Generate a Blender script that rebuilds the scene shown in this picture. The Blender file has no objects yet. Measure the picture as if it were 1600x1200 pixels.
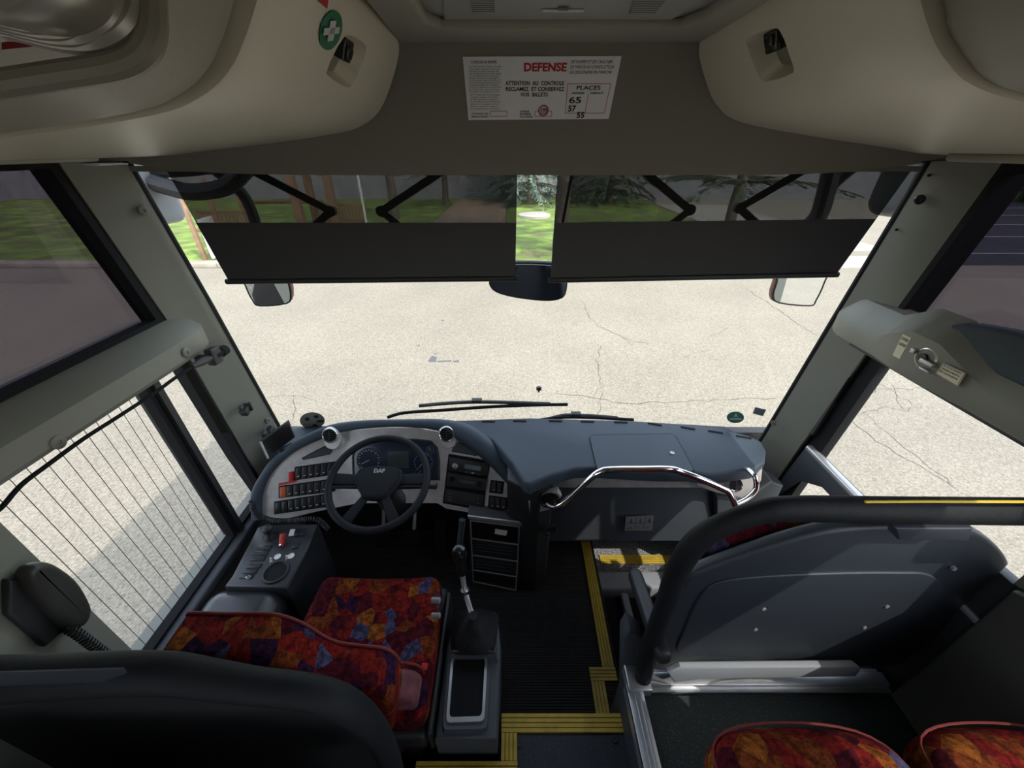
import bpy, bmesh, math, random
from mathutils import Vector, Matrix, noise
random.seed(7)
sc = bpy.context.scene
COL = sc.collection
ZC = 2.8                       # the eye stands 2.8 m above the asphalt; all measures below are taken from the eye
# ------------------------------------------------------------------ camera
FPX = 605.0
TILT = math.atan(370/605)
CT, ST = math.cos(TILT), math.sin(TILT)
cam = bpy.data.cameras.new('camera'); camo = bpy.data.objects.new('camera', cam); COL.objects.link(camo)
cam.sensor_fit = 'HORIZONTAL'; cam.sensor_width = 36; cam.lens = 36*FPX/1600; cam.clip_start = .02; cam.clip_end = 300
camo.location = (0, 0, ZC); camo.rotation_euler = (math.pi/2-TILT, 0, 0)
sc.camera = camo
# ------------------------------------------------------------------ world, sun, exposure
w = bpy.data.worlds.new('world'); sc.world = w; w.use_nodes = True
nt = w.node_tree; bg = nt.nodes['Background']
sky = nt.nodes.new('ShaderNodeTexSky'); sky.sky_type = 'NISHITA'; sky.sun_disc = False
sky.sun_elevation = math.radians(52); sky.sun_rotation = math.radians(140); sky.air_density = 1.0; sky.dust_density = 1.0
hs_ = nt.nodes.new('ShaderNodeHueSaturation'); hs_.inputs['Saturation'].default_value = .5
nt.links.new(sky.outputs[0], hs_.inputs['Color']); nt.links.new(hs_.outputs[0], bg.inputs[0]); bg.inputs[1].default_value = 0.68
sun = bpy.data.lights.new('sun', 'SUN'); suno = bpy.data.objects.new('sun', sun); COL.objects.link(suno)
sun.energy = 3.3; sun.angle = math.radians(.55); sun.color = (1, .955, .88)
suno.rotation_euler = Vector((-.61, .60, -1)).to_track_quat('-Z', 'Y').to_euler()
suno.location = (8, -8, 20)
sc.view_settings.view_transform = 'Standard'; sc.view_settings.look = 'None'
sc.view_settings.exposure = 0.22; sc.view_settings.gamma = 1; sc.view_settings.use_curve_mapping = False
sc.cycles.max_bounces = 10; sc.cycles.transparent_max_bounces = 24; sc.cycles.sample_clamp_indirect = 6

# ------------------------------------------------------------------ measuring helpers (build time only)
def ray(px, py):
    u = (px-800)/FPX; v = (py-600)/FPX
    return Vector((u, CT-v*ST, -ST-v*CT))
def at(px, py, x=None, y=None, z=None):
    d = ray(px, py)
    t = x/d.x if x is not None else y/d.y if y is not None else z/d.z
    return d*t
def hit(px, py, fn):                     # where the line of sight meets the surface y = fn(x, z)
    d = ray(px, py); a, b = .15, 8.0
    for _ in range(50):
        t = (a+b)/2
        if t*d.y-fn(t*d.x, t*d.z) < 0: a = t
        else: b = t
    return d*t
# ------------------------------------------------------------------ materials
MATS = {}
def mat(name, color, rough=.6, metal=0, bump=0, bscale=200, var=0, vscale=8, spec=.5, coat=0):
    if name in MATS: return MATS[name]
    m = bpy.data.materials.new(name); m.use_nodes = True; n = m.node_tree; b = n.nodes['Principled BSDF']
    b.inputs['Base Color'].default_value = (*color, 1); b.inputs['Roughness'].default_value = rough
    b.inputs['Metallic'].default_value = metal; b.inputs['Specular IOR Level'].default_value = spec
    b.inputs['Coat Weight'].default_value = coat
    tc = n.nodes.new('ShaderNodeTexCoord')
    if var:
        nz = n.nodes.new('ShaderNodeTexNoise'); nz.inputs['Scale'].default_value = vscale; nz.inputs['Detail'].default_value = 6
        n.links.new(tc.outputs['Object'], nz.inputs['Vector'])
        r = n.nodes.new('ShaderNodeValToRGB'); r.color_ramp.elements[0].position = .3; r.color_ramp.elements[1].position = .7
        r.color_ramp.elements[0].color = (*[c*(1-var) for c in color], 1); r.color_ramp.elements[1].color = (*[min(1, c*(1+var)) for c in color], 1)
        n.links.new(nz.outputs[0], r.inputs[0]); n.links.new(r.outputs[0], b.inputs['Base Color'])
    if bump:
        nz = n.nodes.new('ShaderNodeTexNoise'); nz.inputs['Scale'].default_value = bscale; nz.inputs['Detail'].default_value = 3
        n.links.new(tc.outputs['Object'], nz.inputs['Vector'])
        bp = n.nodes.new('ShaderNodeBump'); bp.inputs['Strength'].default_value = bump; bp.inputs['Distance'].default_value = .002
        n.links.new(nz.outputs[0], bp.inputs['Height']); n.links.new(bp.outputs[0], b.inputs['Normal'])
    MATS[name] = m; return m
def glass(name, tint, refl=.04, grough=0.0):
    m = bpy.data.materials.new(name); m.use_nodes = True; n = m.node_tree
    for x in list(n.nodes): n.nodes.remove(x)
    o = n.nodes.new('ShaderNodeOutputMaterial'); mx = n.nodes.new('ShaderNodeMixShader')
    t = n.nodes.new('ShaderNodeBsdfTransparent'); t.inputs[0].default_value = (*tint, 1)
    g = n.nodes.new('ShaderNodeBsdfGlossy'); g.inputs['Roughness'].default_value = grough
    lw = n.nodes.new('ShaderNodeLayerWeight'); lw.inputs[0].default_value = .5; pw = n.nodes.new('ShaderNodeMath'); pw.operation = 'POWER'; pw.inputs[1].default_value = 5
    mt = n.nodes.new('ShaderNodeMath'); mt.operation = 'MULTIPLY_ADD'; mt.inputs[1].default_value = .55; mt.inputs[2].default_value = refl*.6
    mt.use_clamp = True
    n.links.new(lw.outputs['Facing'], pw.inputs[0]); n.links.new(pw.outputs[0], mt.inputs[0]); n.links.new(mt.outputs[0], mx.inputs[0])
    n.links.new(t.outputs[0], mx.inputs[1]); n.links.new(g.outputs[0], mx.inputs[2]); n.links.new(mx.outputs[0], o.inputs[0])
    return m
def veil(name, color, see):              # woven net you can look through
    m = bpy.data.materials.new(name); m.use_nodes = True; n = m.node_tree
    for x in list(n.nodes): n.nodes.remove(x)
    o = n.nodes.new('ShaderNodeOutputMaterial'); mx = n.nodes.new('ShaderNodeMixShader'); mx.inputs[0].default_value = see
    d = n.nodes.new('ShaderNodeBsdfDiffuse'); d.inputs[0].default_value = (*color, 1)
    t = n.nodes.new('ShaderNodeBsdfTransparent')
    n.links.new(d.outputs[0], mx.inputs[1]); n.links.new(t.outputs[0], mx.inputs[2]); n.links.new(mx.outputs[0], o.inputs[0])
    return m
def fabric(name, gain=1.0):
    m = bpy.data.materials.new(name); m.use_nodes = True; n = m.node_tree; b = n.nodes['Principled BSDF']
    b.inputs['Roughness'].default_value = .95; b.inputs['Specular IOR Level'].default_value = .1
    tc = n.nodes.new('ShaderNodeTexCoord')
    nz = n.nodes.new('ShaderNodeTexNoise'); nz.inputs['Scale'].default_value = 9; nz.inputs['Detail'].default_value = 2
    mxv = n.nodes.new('ShaderNodeMixRGB'); mxv.inputs[0].default_value = .02
    n.links.new(tc.outputs['Object'], nz.inputs['Vector']); n.links.new(tc.outputs['Object'], mxv.inputs[1]); n.links.new(nz.outputs['Color'], mxv.inputs[2])
    v = n.nodes.new('ShaderNodeTexVoronoi'); v.inputs['Scale'].default_value = 21; v.distance = 'EUCLIDEAN'
    n.links.new(mxv.outputs[0], v.inputs['Vector'])
    sp = n.nodes.new('ShaderNodeSeparateColor'); n.links.new(v.outputs['Color'], sp.inputs[0])
    r = n.nodes.new('ShaderNodeValToRGB'); r.color_ramp.interpolation = 'CONSTANT'
    cols = [(0, (.26, .018, .014)), (.30, (.11, .010, .02)), (.50, (.25, .055, .014)), (.60, (.05, .014, .05)), (.68, (.26, .02, .014)), (.80, (.10, .09, .18)), (.92, (.40, .12, .02))]
    e = r.color_ramp.elements
    while len(e) < len(cols): e.new(.5)
    for k, (p, c) in enumerate(cols): e[k].position = p; e[k].color = (*[q*gain for q in c], 1)
    n.links.new(sp.outputs[0], r.inputs[0])
    n2 = n.nodes.new('ShaderNodeTexNoise'); n2.inputs['Scale'].default_value = 55; n2.inputs['Detail'].default_value = 8; n2.inputs['Roughness'].default_value = .75
    n.links.new(tc.outputs['Object'], n2.inputs['Vector'])
    r2 = n.nodes.new('ShaderNodeValToRGB'); r2.color_ramp.elements[0].position = .42; r2.color_ramp.elements[1].position = .60
    r2.color_ramp.elements[0].color = (.06, .015, .05, 1); r2.color_ramp.elements[1].color = (1, 1, 1, 1)
    n.links.new(n2.outputs[0], r2.inputs[0])
    mx = n.nodes.new('ShaderNodeMixRGB'); mx.blend_type = 'MULTIPLY'; mx.inputs[0].default_value = .75
    n.links.new(r.outputs[0], mx.inputs[1]); n.links.new(r2.outputs[0], mx.inputs[2]); n.links.new(mx.outputs[0], b.inputs['Base Color'])
    bp = n.nodes.new('ShaderNodeBump'); bp.inputs['Strength'].default_value = .35; bp.inputs['Distance'].default_value = .002
    n3 = n.nodes.new('ShaderNodeTexNoise'); n3.inputs['Scale'].default_value = 500; n.links.new(tc.outputs['Object'], n3.inputs['Vector'])
    n.links.new(n3.outputs[0], bp.inputs['Height']); n.links.new(bp.outputs[0], b.inputs['Normal'])
    return m
def ribbed(name, color, axis, scale):
    m = mat(name, color, .85, var=.3, vscale=30); n = m.node_tree; b = n.nodes['Principled BSDF']
    tc = n.nodes.new('ShaderNodeTexCoord'); wv = n.nodes.new('ShaderNodeTexWave'); wv.bands_direction = axis; wv.inputs['Scale'].default_value = scale
    n.links.new(tc.outputs['Object'], wv.inputs['Vector'])
    bp = n.nodes.new('ShaderNodeBump'); bp.inputs['Strength'].default_value = .8; bp.inputs['Distance'].default_value = .004
    n.links.new(wv.outputs[0], bp.inputs['Height']); n.links.new(bp.outputs[0], b.inputs['Normal']); return m
def speckled(name, color, spots, scale, amount=.62):
    m = mat(name, color, .6); n = m.node_tree; b = n.nodes['Principled BSDF']
    tc = n.nodes.new('ShaderNodeTexCoord'); nz = n.nodes.new('ShaderNodeTexNoise'); nz.inputs['Scale'].default_value = scale; nz.inputs['Detail'].default_value = 1
    n.links.new(tc.outputs['Object'], nz.inputs['Vector'])
    r = n.nodes.new('ShaderNodeValToRGB'); r.color_ramp.elements[0].position = amount; r.color_ramp.elements[1].position = amount+.07
    r.color_ramp.elements[0].color = (*color, 1); r.color_ramp.elements[1].color = (*spots, 1)
    n.links.new(nz.outputs[0], r.inputs[0]); n.links.new(r.outputs[0], b.inputs['Base Color']); return m

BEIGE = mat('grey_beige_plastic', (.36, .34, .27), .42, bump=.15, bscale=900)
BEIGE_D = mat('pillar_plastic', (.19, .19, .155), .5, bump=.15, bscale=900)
LOCK = mat('locker_plastic', (.70, .65, .50), .38, bump=.12, bscale=700)
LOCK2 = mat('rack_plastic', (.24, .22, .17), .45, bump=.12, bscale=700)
HEAD = mat('header_carpet', (.22, .205, .165), .95, bump=.5, bscale=600)
HATCH = mat('hatch_plastic', (.42, .42, .38), .5)
PAD = mat('dash_pad', (.035, .052, .070), .62, bump=.3, bscale=900)
PADG = mat('bolster_pad', (.27, .29, .31), .7, bump=.3, bscale=700)
BLK = mat('black_plastic', (.018, .018, .019), .5, bump=.2, bscale=700)
BLK2 = mat('black_gloss', (.008, .008, .009), .18)
BLKR = mat('black_rubber', (.008, .008, .009), .8, spec=.2)
SHELL = mat('seat_shell', (.022, .028, .036), .5, bump=.3, bscale=600)
GRIP = mat('padded_grip', (.008, .0092, .011), .6, bump=.5, bscale=500, spec=.2)
CONS = mat('console_grey', (.050, .056, .064), .5, bump=.2, bscale=700)
SILV = mat('brushed_fascia', (.56, .535, .51), .38, .35, var=.12, vscale=25)
ALU = mat('aluminium', (.62, .64, .66), .38, .9, var=.12, vscale=14)
CHROME = mat('chrome', (.80, .80, .80), .1, 1)
MIRR = mat('mirror_glass', (.86, .88, .88), .01, 1)
WHITE = mat('paper_white', (.62, .60, .56), .6)
DULLW = mat('dull_white', (.80, .79, .76), .6)
INK = mat('ink_black', (.012, .012, .012), .7)
RED = mat('print_red', (.50, .02, .03), .6)
GREEN = mat('safety_green', (.012, .17, .075), .4)
REDP = mat('red_plastic', (.42, .02, .015), .35)
ORNG = mat('orange_plastic', (.46, .09, .02), .4)
SCREW = mat('screw_cap', (.17, .165, .14), .45)
STEEL = mat('steel', (.42, .42, .42), .35, .6)
LCD = mat('lcd_grey', (.035, .05, .045), .2)
LCD2 = mat('radio_lcd', (.09, .12, .14), .2)
YEL = mat('yellow_nosing', (.50, .345, .045), .5, var=.18, vscale=25)
YELD = mat('nosing_groove', (.16, .12, .01), .8)
MATF = ribbed('ribbed_mat', (.018, .017, .016), 'Y', 32)
AISLE = speckled('aisle_vinyl', (.018, .024, .032), (.10, .13, .17), 260, .66)
PLATF = speckled('platform_vinyl', (.014, .022, .020), (.10, .15, .14), 260, .66)
STEPG = speckled('step_grit', (.11, .11, .12), (.5, .5, .5), 200, .52)
FAB = fabric('seat_fabric', .68)
PIPING = mat('red_piping', (.15, .014, .011), .8)
GL_CLEAR = glass('clear_glass', (.97, .975, .96), .02)
GL_CAB = glass('cab_glass', (.95, .955, .95), .02)
GL_TINT = glass('tinted_glass', (.30, .285, .31), .03)
GL_PASS = glass('passenger_glass', (.93, .93, .93), .03)  # unseen passenger panes, kept nearly clear to let more sun in
NET = veil('blind_net', (.022, .022, .022), .30)
BLIND = mat('blind_cloth', (.045, .045, .046), .85)
LENSC = mat('clear_cover', (.55, .52, .46), .25, .6)

# ------------------------------------------------------------------ mesh builder
class MB:
    def __init__(s): s.v = []; s.f = []; s.sh = []
    def add(s, vs, fs, smooth=False):
        o = len(s.v); s.v += [Vector(p) for p in vs]; s.f += [tuple(i+o for i in f) for f in fs]; s.sh += [smooth]*len(fs); return s
    def box(s, lo, hi, r=0, seg=3):
        lo = Vector(lo); hi = Vector(hi); lo, hi = Vector(map(min, lo, hi)), Vector(map(max, lo, hi))
        c = (lo+hi)/2; return s.obox(c, (hi-lo), r=r, seg=seg)
    def obox(s, c, size, ex=(1, 0, 0), ey=(0, 1, 0), ez=None, r=0, seg=3, warp=None, n=0):
        ex = Vector(ex).normalized(); ey = Vector(ey).normalized(); ez = Vector(ez).normalized() if ez else ex.cross(ey)
        h = Vector(size)/2; r = min(r, h.x*.99, h.y*.99, h.z*.99)
        def axis(hh):
            if r <= 0: a = [-hh, hh]
            else:
                a = [-hh+r*(1-math.cos(k/seg*math.pi/2)) for k in range(seg+1)]; core = n
                a += [-hh+r+(2*hh-2*r)*k/(core+1) for k in range(1, core+1)]
                a += [-q for q in reversed(a[:seg+1])]
            return a
        A = [axis(h.x), axis(h.y), axis(h.z)]
        vs = []; fs = []; key = {}
        def V(p):
            k = tuple(round(q, 6) for q in p)
            if k in key: return key[k]
            q = Vector(p)
            if r > 0:
                cc = Vector([max(-h[i]+r, min(h[i]-r, q[i])) for i in range(3)]); d = q-cc
                if d.length > 1e-9: q = cc+d.normalized()*r
            if warp: q = warp(q, h)
            vs.append(Vector(c)+ex*q.x+ey*q.y+ez*q.z); key[k] = len(vs)-1; return key[k]
        for ax in range(3):
            a1, a2 = (ax+1) % 3, (ax+2) % 3
            for sg in (-1, 1):
                for i in range(len(A[a1])-1):
                    for j in range(len(A[a2])-1):
                        q = []
                        for (ii, jj) in ((i, j), (i+1, j), (i+1, j+1), (i, j+1)):
                            p = [0, 0, 0]; p[ax] = sg*h[ax]; p[a1] = A[a1][ii]; p[a2] = A[a2][jj]; q.append(V(p))
                        fs.append(tuple(q if sg > 0 else q[::-1]))
        return s.add(vs, fs, r > 0)
    def prism(s, pts, vec, bevel=0, seg=3):
        """closed outline pushed along vec, rims rounded by bevel"""
        pts = [Vector(p) for p in pts]; vec = Vector(vec); n = len(pts)
        L = vec.length; d = vec/L; cen = sum(pts, Vector())/n
        rings = []
        if bevel > 0:
            for k in range(seg+1):
                a = k/seg*math.pi/2; rings.append((bevel*(1-math.cos(a)), bevel*(1-math.sin(a))))
            rings += [(L-q[0], q[1]) for q in reversed(rings)]
        else: rings = [(0, 0), (L, 0)]
        N = Vector()
        for i in range(n): N += (pts[i]-cen).cross(pts[(i+1) % n]-cen)
        N.normalize()
        def inset(q):
            if q <= 0: return pts
            out = []
            for i in range(n):
                a = (pts[i]-pts[i-1]).normalized(); b = (pts[(i+1) % n]-pts[i]).normalized()
                na = N.cross(a); nb = N.cross(b); m = (na+nb)
                m = m.normalized() if m.length > 1e-6 else na
                k = max(.45, m.dot(na)); out.append(pts[i]+m*(q/k))
            return out
        vs = []; fs = []
        for (t, q) in rings: vs += [p+d*t for p in inset(q)]
        flip = N.dot(d) > 0
        for k in range(len(rings)-1):
            for i in range(n):
                j = (i+1) % n; f = (k*n+i, k*n+j, (k+1)*n+j, (k+1)*n+i); fs.append(f if flip else f[::-1])
        a = tuple(range(n)); b = tuple((len(rings)-1)*n+i for i in range(n))
        fs.append(a[::-1] if flip else a); fs.append(b if flip else b[::-1])
        return s.add(vs, fs, bevel > 0)
    def loft(s, secs, closed=True, caps=True, smooth=True):
        n = len(secs[0]); vs = [p for q in secs for p in q]; fs = []
        for k in range(len(secs)-1):
            for i in range(n if closed else n-1):
                j = (i+1) % n; fs.append((k*n+i, k*n+j, (k+1)*n+j, (k+1)*n+i))
        if caps and closed: fs.append(tuple(range(n))[::-1]); fs.append(tuple((len(secs)-1)*n+i for i in range(n)))
        return s.add(vs, fs, smooth)
    def tube(s, path, r, n=12, closed=False, sy=1.0, up=None, caps=True):
        path = [Vector(p) for p in path]; N = len(path); rs = r if isinstance(r, (list, tuple)) else [r]*N
        up = Vector(up) if up else None; secs = []; prev = None
        for i, p in enumerate(path):
            a = path[(i-1) % N] if (i > 0 or closed) else p; b = path[(i+1) % N] if (i < N-1 or closed) else p
            t = (b-a).normalized()
            if up is not None: x = t.cross(up)
            else:
                x = prev-t*prev.dot(t) if prev is not None else t.cross(Vector((0, 0, 1)) if abs(t.z) < .9 else Vector((0, 1, 0)))
            x.normalize(); prev = x; y = t.cross(x)
            secs.append([p+x*(math.cos(k/n*2*math.pi)*rs[i])+y*(math.sin(k/n*2*math.pi)*rs[i]*sy) for k in range(n)])
        if closed: secs.append(secs[0])
        return s.loft(secs, True, caps and not closed, True)
    def cyl(s, c, ax, r, L, n=24, r2=None, smooth=True):
        c = Vector(c); ax = Vector(ax).normalized(); return s.lathe(c, ax, [(0, 0), (r, 0), (r if r2 is None else r2, L), (0, L)], n)
    def lathe(s, c, ax, prof, n=24):
        c = Vector(c); ax = Vector(ax).normalized(); x = ax.orthogonal().normalized(); y = ax.cross(x); vs = []; fs = []
        for (r, h) in prof: vs += [c+ax*h+(x*math.cos(k/n*2*math.pi)+y*math.sin(k/n*2*math.pi))*max(r, 1e-5) for k in range(n)]
        for k in range(len(prof)-1):
            for i in range(n):
                j = (i+1) % n; fs.append((k*n+i, k*n+j, (k+1)*n+j, (k+1)*n+i))
        return s.add(vs, fs, True)
    def torus(s, c, ax, R, r, n=32, m=10):
        c = Vector(c); ax = Vector(ax).normalized(); x = ax.orthogonal().normalized(); y = ax.cross(x)
        return s.tube([c+(x*math.cos(k/n*2*math.pi)+y*math.sin(k/n*2*math.pi))*R for k in range(n)], r, m, closed=True)
    def sheet(s, rows, smooth=True):
        m = len(rows[0]); vs = [p for q in rows for p in q]; fs = [(i*m+j, i*m+j+1, (i+1)*m+j+1, (i+1)*m+j) for i in range(len(rows)-1) for j in range(m-1)]
        return s.add(vs, fs, smooth)
    def slab(s, rows, off, smooth=True):
        """sheet with thickness: off is a vector added to the back side"""
        off = Vector(off); n = len(rows); m = len(rows[0]); A = [p for q in rows for p in q]; vs = A+[p+off for p in A]; K = n*m; fs = []
        for i in range(n-1):
            for j in range(m-1):
                f = (i*m+j, i*m+j+1, (i+1)*m+j+1, (i+1)*m+j); fs.append(f); fs.append(tuple(K+q for q in f[::-1]))
        rim = [j for j in range(m)]+[i*m+m-1 for i in range(1, n)]+[(n-1)*m+j for j in range(m-2, -1, -1)]+[i*m for i in range(n-2, 0, -1)]
        for a, b in zip(rim, rim[1:]+rim[:1]): fs.append((b, a, a+K, b+K))
        return s.add(vs, fs, smooth)
def wloc(o):
    v = Vector(o.location)
    while o.parent: o = o.parent; v += Vector(o.location)
    return v
def obj(name, mb, m, parent=None, label=None, origin=None, angle=35, kind=None):
    me = bpy.data.meshes.new(name)
    base = wloc(parent) if parent else Vector((0, 0, 0))
    if origin is None:
        xs = [p.x for p in mb.v]; ys = [p.y for p in mb.v]; zs = [p.z for p in mb.v]
        origin = Vector(((min(xs)+max(xs))/2, (min(ys)+max(ys))/2, min(zs))) if xs else Vector()
    origin = Vector(origin)
    me.from_pydata([tuple(p-origin) for p in mb.v], [], mb.f)
    me.polygons.foreach_set('use_smooth', [True]*len(mb.f)); me.update()
    bm = bmesh.new(); bm.from_mesh(me); bmesh.ops.remove_doubles(bm, verts=bm.verts, dist=1e-5)
    bmesh.ops.recalc_face_normals(bm, faces=bm.faces); bm.to_mesh(me); bm.free()
    me.set_sharp_from_angle(angle=math.radians(angle))
    me.materials.append(m); o = bpy.data.objects.new(name, me); COL.objects.link(o)
    o.location = origin-base
    if parent: o.parent = parent
    if label: o['label'] = label
    if kind: o['kind'] = kind
    return o
def tag(o, label, cat, group=None, kind=None):
    o['label'] = label; o['category'] = cat
    if group: o['group'] = group
    if kind: o['kind'] = kind
    return o
def thing(name, label, cat, loc, group=None):
    o = bpy.data.objects.new(name, None); COL.objects.link(o); o.location = loc; o.empty_display_size = .05
    return tag(o, label, cat, group)
def struct(name, mb, m, label=None, parent=None):
    o = obj(name, mb, m, parent)
    if not parent: o['kind'] = 'structure'
    if label: o['label'] = label
    return o
FONT_CACHE = {}
def glyphs(mb, text, o, ex, ey, size, width=None, align='LEFT', ext=.0006, bold=0, shear=0):
    """lettering: flat letters pushed out of the surface a hair, added to a mesh builder"""
    cu = bpy.data.curves.new('lettering', 'FONT'); cu.body = text; cu.size = 1; cu.align_x = align; cu.offset = bold; cu.resolution_u = 3; cu.shear = shear
    to = bpy.data.objects.new('lettering', cu); me = bpy.data.meshes.new_from_object(to)
    xs = [v.co.x for v in me.vertices]
    if xs:
        w0 = max(xs)-min(xs); sx = size if width is None else width/w0
        ex = Vector(ex).normalized(); ey = Vector(ey).normalized(); ez = ex.cross(ey)
        vs = [Vector(o)+ex*(v.co.x*sx)+ey*(v.co.y*size)+ez*ext for v in me.vertices]
        mb.add(vs, [tuple(p.vertices) for p in me.polygons])
    bpy.data.objects.remove(to); bpy.data.curves.remove(cu); bpy.data.meshes.remove(me)
def smooth_path(pts, n=6, closed=False):
    pts = [Vector(p) for p in pts]; out = []; N = len(pts)
    for i in range(N if closed else N-1):
        if closed: p0, p1, p2, p3 = pts[i-1], pts[i], pts[(i+1) % N], pts[(i+2) % N]
        else: p0, p1, p2, p3 = pts[max(0, i-1)], pts[i], pts[i+1], pts[min(N-1, i+2)]
        for k in range(n):
            t = k/n; out.append(.5*((2*p1)+(p2-p0)*t+(2*p0-5*p1+4*p2-p3)*t*t+(3*p1-p0-3*p2+p3)*t**3))
    if not closed: out.append(pts[-1])
    return out
def sp2(pts, n=5, closed=False): return [(p.x, p.y) for p in smooth_path([Vector((a, b, 0)) for a, b in pts], n, closed)]
def lerp_poly(poly, px):
    for (a, b), (c, d) in zip(poly, poly[1:]):
        if px <= c: return b+(d-b)*(px-a)/(c-a) if c != a else b
    return poly[-1][1]
X0 = .035                                # middle of the bus
XL, XR = -1.17, 1.22                     # inner faces of the side walls

# ================================================================== SETTING: ground outside
def asphalt():
    m = bpy.data.materials.new('asphalt'); m.use_nodes = True; n = m.node_tree; b = n.nodes['Principled BSDF']; b.inputs['Roughness'].default_value = .95
    b.inputs['Specular IOR Level'].default_value = .2
    tc = n.nodes.new('ShaderNodeTexCoord')
    a = n.nodes.new('ShaderNodeTexNoise'); a.inputs['Scale'].default_value = 55; a.inputs['Detail'].default_value = 6; a.inputs['Roughness'].default_value = .7
    c = n.nodes.new('ShaderNodeTexNoise'); c.inputs['Scale'].default_value = .7; c.inputs['Detail'].default_value = 5
    for q in (a, c): n.links.new(tc.outputs['Object'], q.inputs['Vector'])
    r = n.nodes.new('ShaderNodeValToRGB'); r.color_ramp.elements[0].position = .32; r.color_ramp.elements[1].position = .66
    r.color_ramp.elements[0].color = (.155, .135, .10, 1); r.color_ramp.elements[1].color = (.385, .348, .275, 1)
    n.links.new(a.outputs[0], r.inputs[0])
    r2 = n.nodes.new('ShaderNodeValToRGB'); r2.color_ramp.elements[0].position = .3; r2.color_ramp.elements[1].position = .7
    r2.color_ramp.elements[0].color = (.86, .86, .86, 1); r2.color_ramp.elements[1].color = (1, 1, 1, 1)
    n.links.new(c.outputs[0], r2.inputs[0])
    mx = n.nodes.new('ShaderNodeMixRGB'); mx.blend_type = 'MULTIPLY'; mx.inputs[0].default_value = 1
    n.links.new(r.outputs[0], mx.inputs[1]); n.links.new(r2.outputs[0], mx.inputs[2]); n.links.new(mx.outputs[0], b.inputs['Base Color'])
    bp = n.nodes.new('ShaderNodeBump'); bp.inputs['Strength'].default_value = .5; bp.inputs['Distance'].default_value = .01
    n.links.new(a.outputs[0], bp.inputs['Height']); n.links.new(bp.outputs[0], b.inputs['Normal']); return m
ASPH = asphalt()
ground = struct('ground', MB().box((-60, -40, -3.1), (60, 60, -ZC)), ASPH, 'sunlit pale cream asphalt yard around the bus')
CRK = mat('crack_dark', (.085, .07, .05), .95)
cr = MB()
def crack(pts, w=.018, jit=.05):
    P = [at(a, b, z=-ZC) for a, b in pts]; Q = []
    for a, b in zip(P, P[1:]):
        k = max(2, int((b-a).length/.09))
        for i in range(k): Q.append(a.lerp(b, i/k)+Vector((random.gauss(0, jit*.35), random.gauss(0, jit*.35), 0)))
    Q.append(P[-1])
    L = []; R = []
    for i, p in enumerate(Q):
        t = (Q[min(i+1, len(Q)-1)]-Q[max(i-1, 0)]); t.z = 0; t.normalize(); n = Vector((-t.y, t.x, 0))
        ww = w*(.35+.65*random.random())*(.25 if i in (0, len(Q)-1) else 1); z = Vector((0, 0, .002)); L.append(p+n*ww/2+z); R.append(p-n*ww/2+z)
    cr.sheet([L, R])
for pts, wd in [([(868, 615), (905, 618), (925, 622), (985, 631), (1060, 628), (1140, 624), (1215, 622)], .014), ([(933, 560), (936, 585), (940, 603), (926, 620)], .010),
            ([(909, 470), (922, 498), (945, 515), (968, 524), (985, 532), (1015, 538)], .014), ([(968, 524), (990, 541)], .010), ([(937, 540), (934, 560)], .012),
            ([(1165, 450), (1210, 480), (1247, 505), (1275, 524)], .016), ([(1110, 525), (1140, 512)], .010), ([(420, 620), (470, 618), (500, 630)], .010),
            ([(458, 618), (462, 640), (455, 660)], .010), ([(250, 600), (290, 592), (340, 600)], .012), ([(0, 455), (60, 440), (120, 430)], .016),
            ([(1330, 630), (1370, 608), (1440, 606), (1500, 615)], .010), ([(1352, 590), (1390, 608), (1440, 640)], .008), ([(1310, 645), (1370, 690), (1420, 720), (1490, 760)], .010),
            ([(1345, 640), (1390, 680), (1440, 720), (1500, 770)], .008), ([(1320, 655), (1380, 636), (1420, 643), (1440, 632)], .007), ([(1395, 600), (1405, 630), (1415, 645)], .007),
            ([(940, 610), (935, 655)], .007), ([(1060, 560), (1100, 548)], .006)]: crack(pts, wd)
obj('crack', cr, CRK, ground, 'dark hairline cracks in the asphalt')
st = MB()
for pts in ([(668, 565), (675, 556), (683, 558), (681, 566)], [(684, 564), (705, 563), (705, 565), (684, 566)], [(708, 564), (717, 563), (717, 566), (708, 566)], [(677, 553), (682, 552), (682, 554)], [(650, 539), (657, 539), (655, 541)], [(688, 500), (694, 500), (692, 502)]):
    st.prism([at(a, b, z=-ZC)+Vector((0, 0, .001)) for a, b in pts], (0, 0, .002))
obj('stain', st, mat('stain_grey', (.10, .10, .10), .9), ground, 'small dark grey spots on the asphalt')
# lawn, kerb, paths
GR = mat('lawn_green', (.13, .235, .022), .95, bump=1, bscale=60, var=.35, vscale=3)
def lawn_mat():
    m = mat('lawn_mix', (.20, .33, .035), .95, bump=1, bscale=70); n = m.node_tree; b = n.nodes['Principled BSDF']
    tc = n.nodes.new('ShaderNodeTexCoord'); a = n.nodes.new('ShaderNodeTexNoise'); a.inputs['Scale'].default_value = 1.4; a.inputs['Detail'].default_value = 10
    n.links.new(tc.outputs['Object'], a.inputs['Vector']); r = n.nodes.new('ShaderNodeValToRGB')
    r.color_ramp.elements[0].position = .33; r.color_ramp.elements[0].color = (.13, .115, .05, 1); r.color_ramp.elements[1].position = .5; r.color_ramp.elements[1].color = (.13, .20, .035, 1)
    e = r.color_ramp.elements.new(.7); e.color = (.25, .34, .055, 1)
    n.links.new(a.outputs[0], r.inputs[0]); n.links.new(r.outputs[0], b.inputs['Base Color']); return m
LAWN = lawn_mat()
lw = MB(); rows = []
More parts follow.
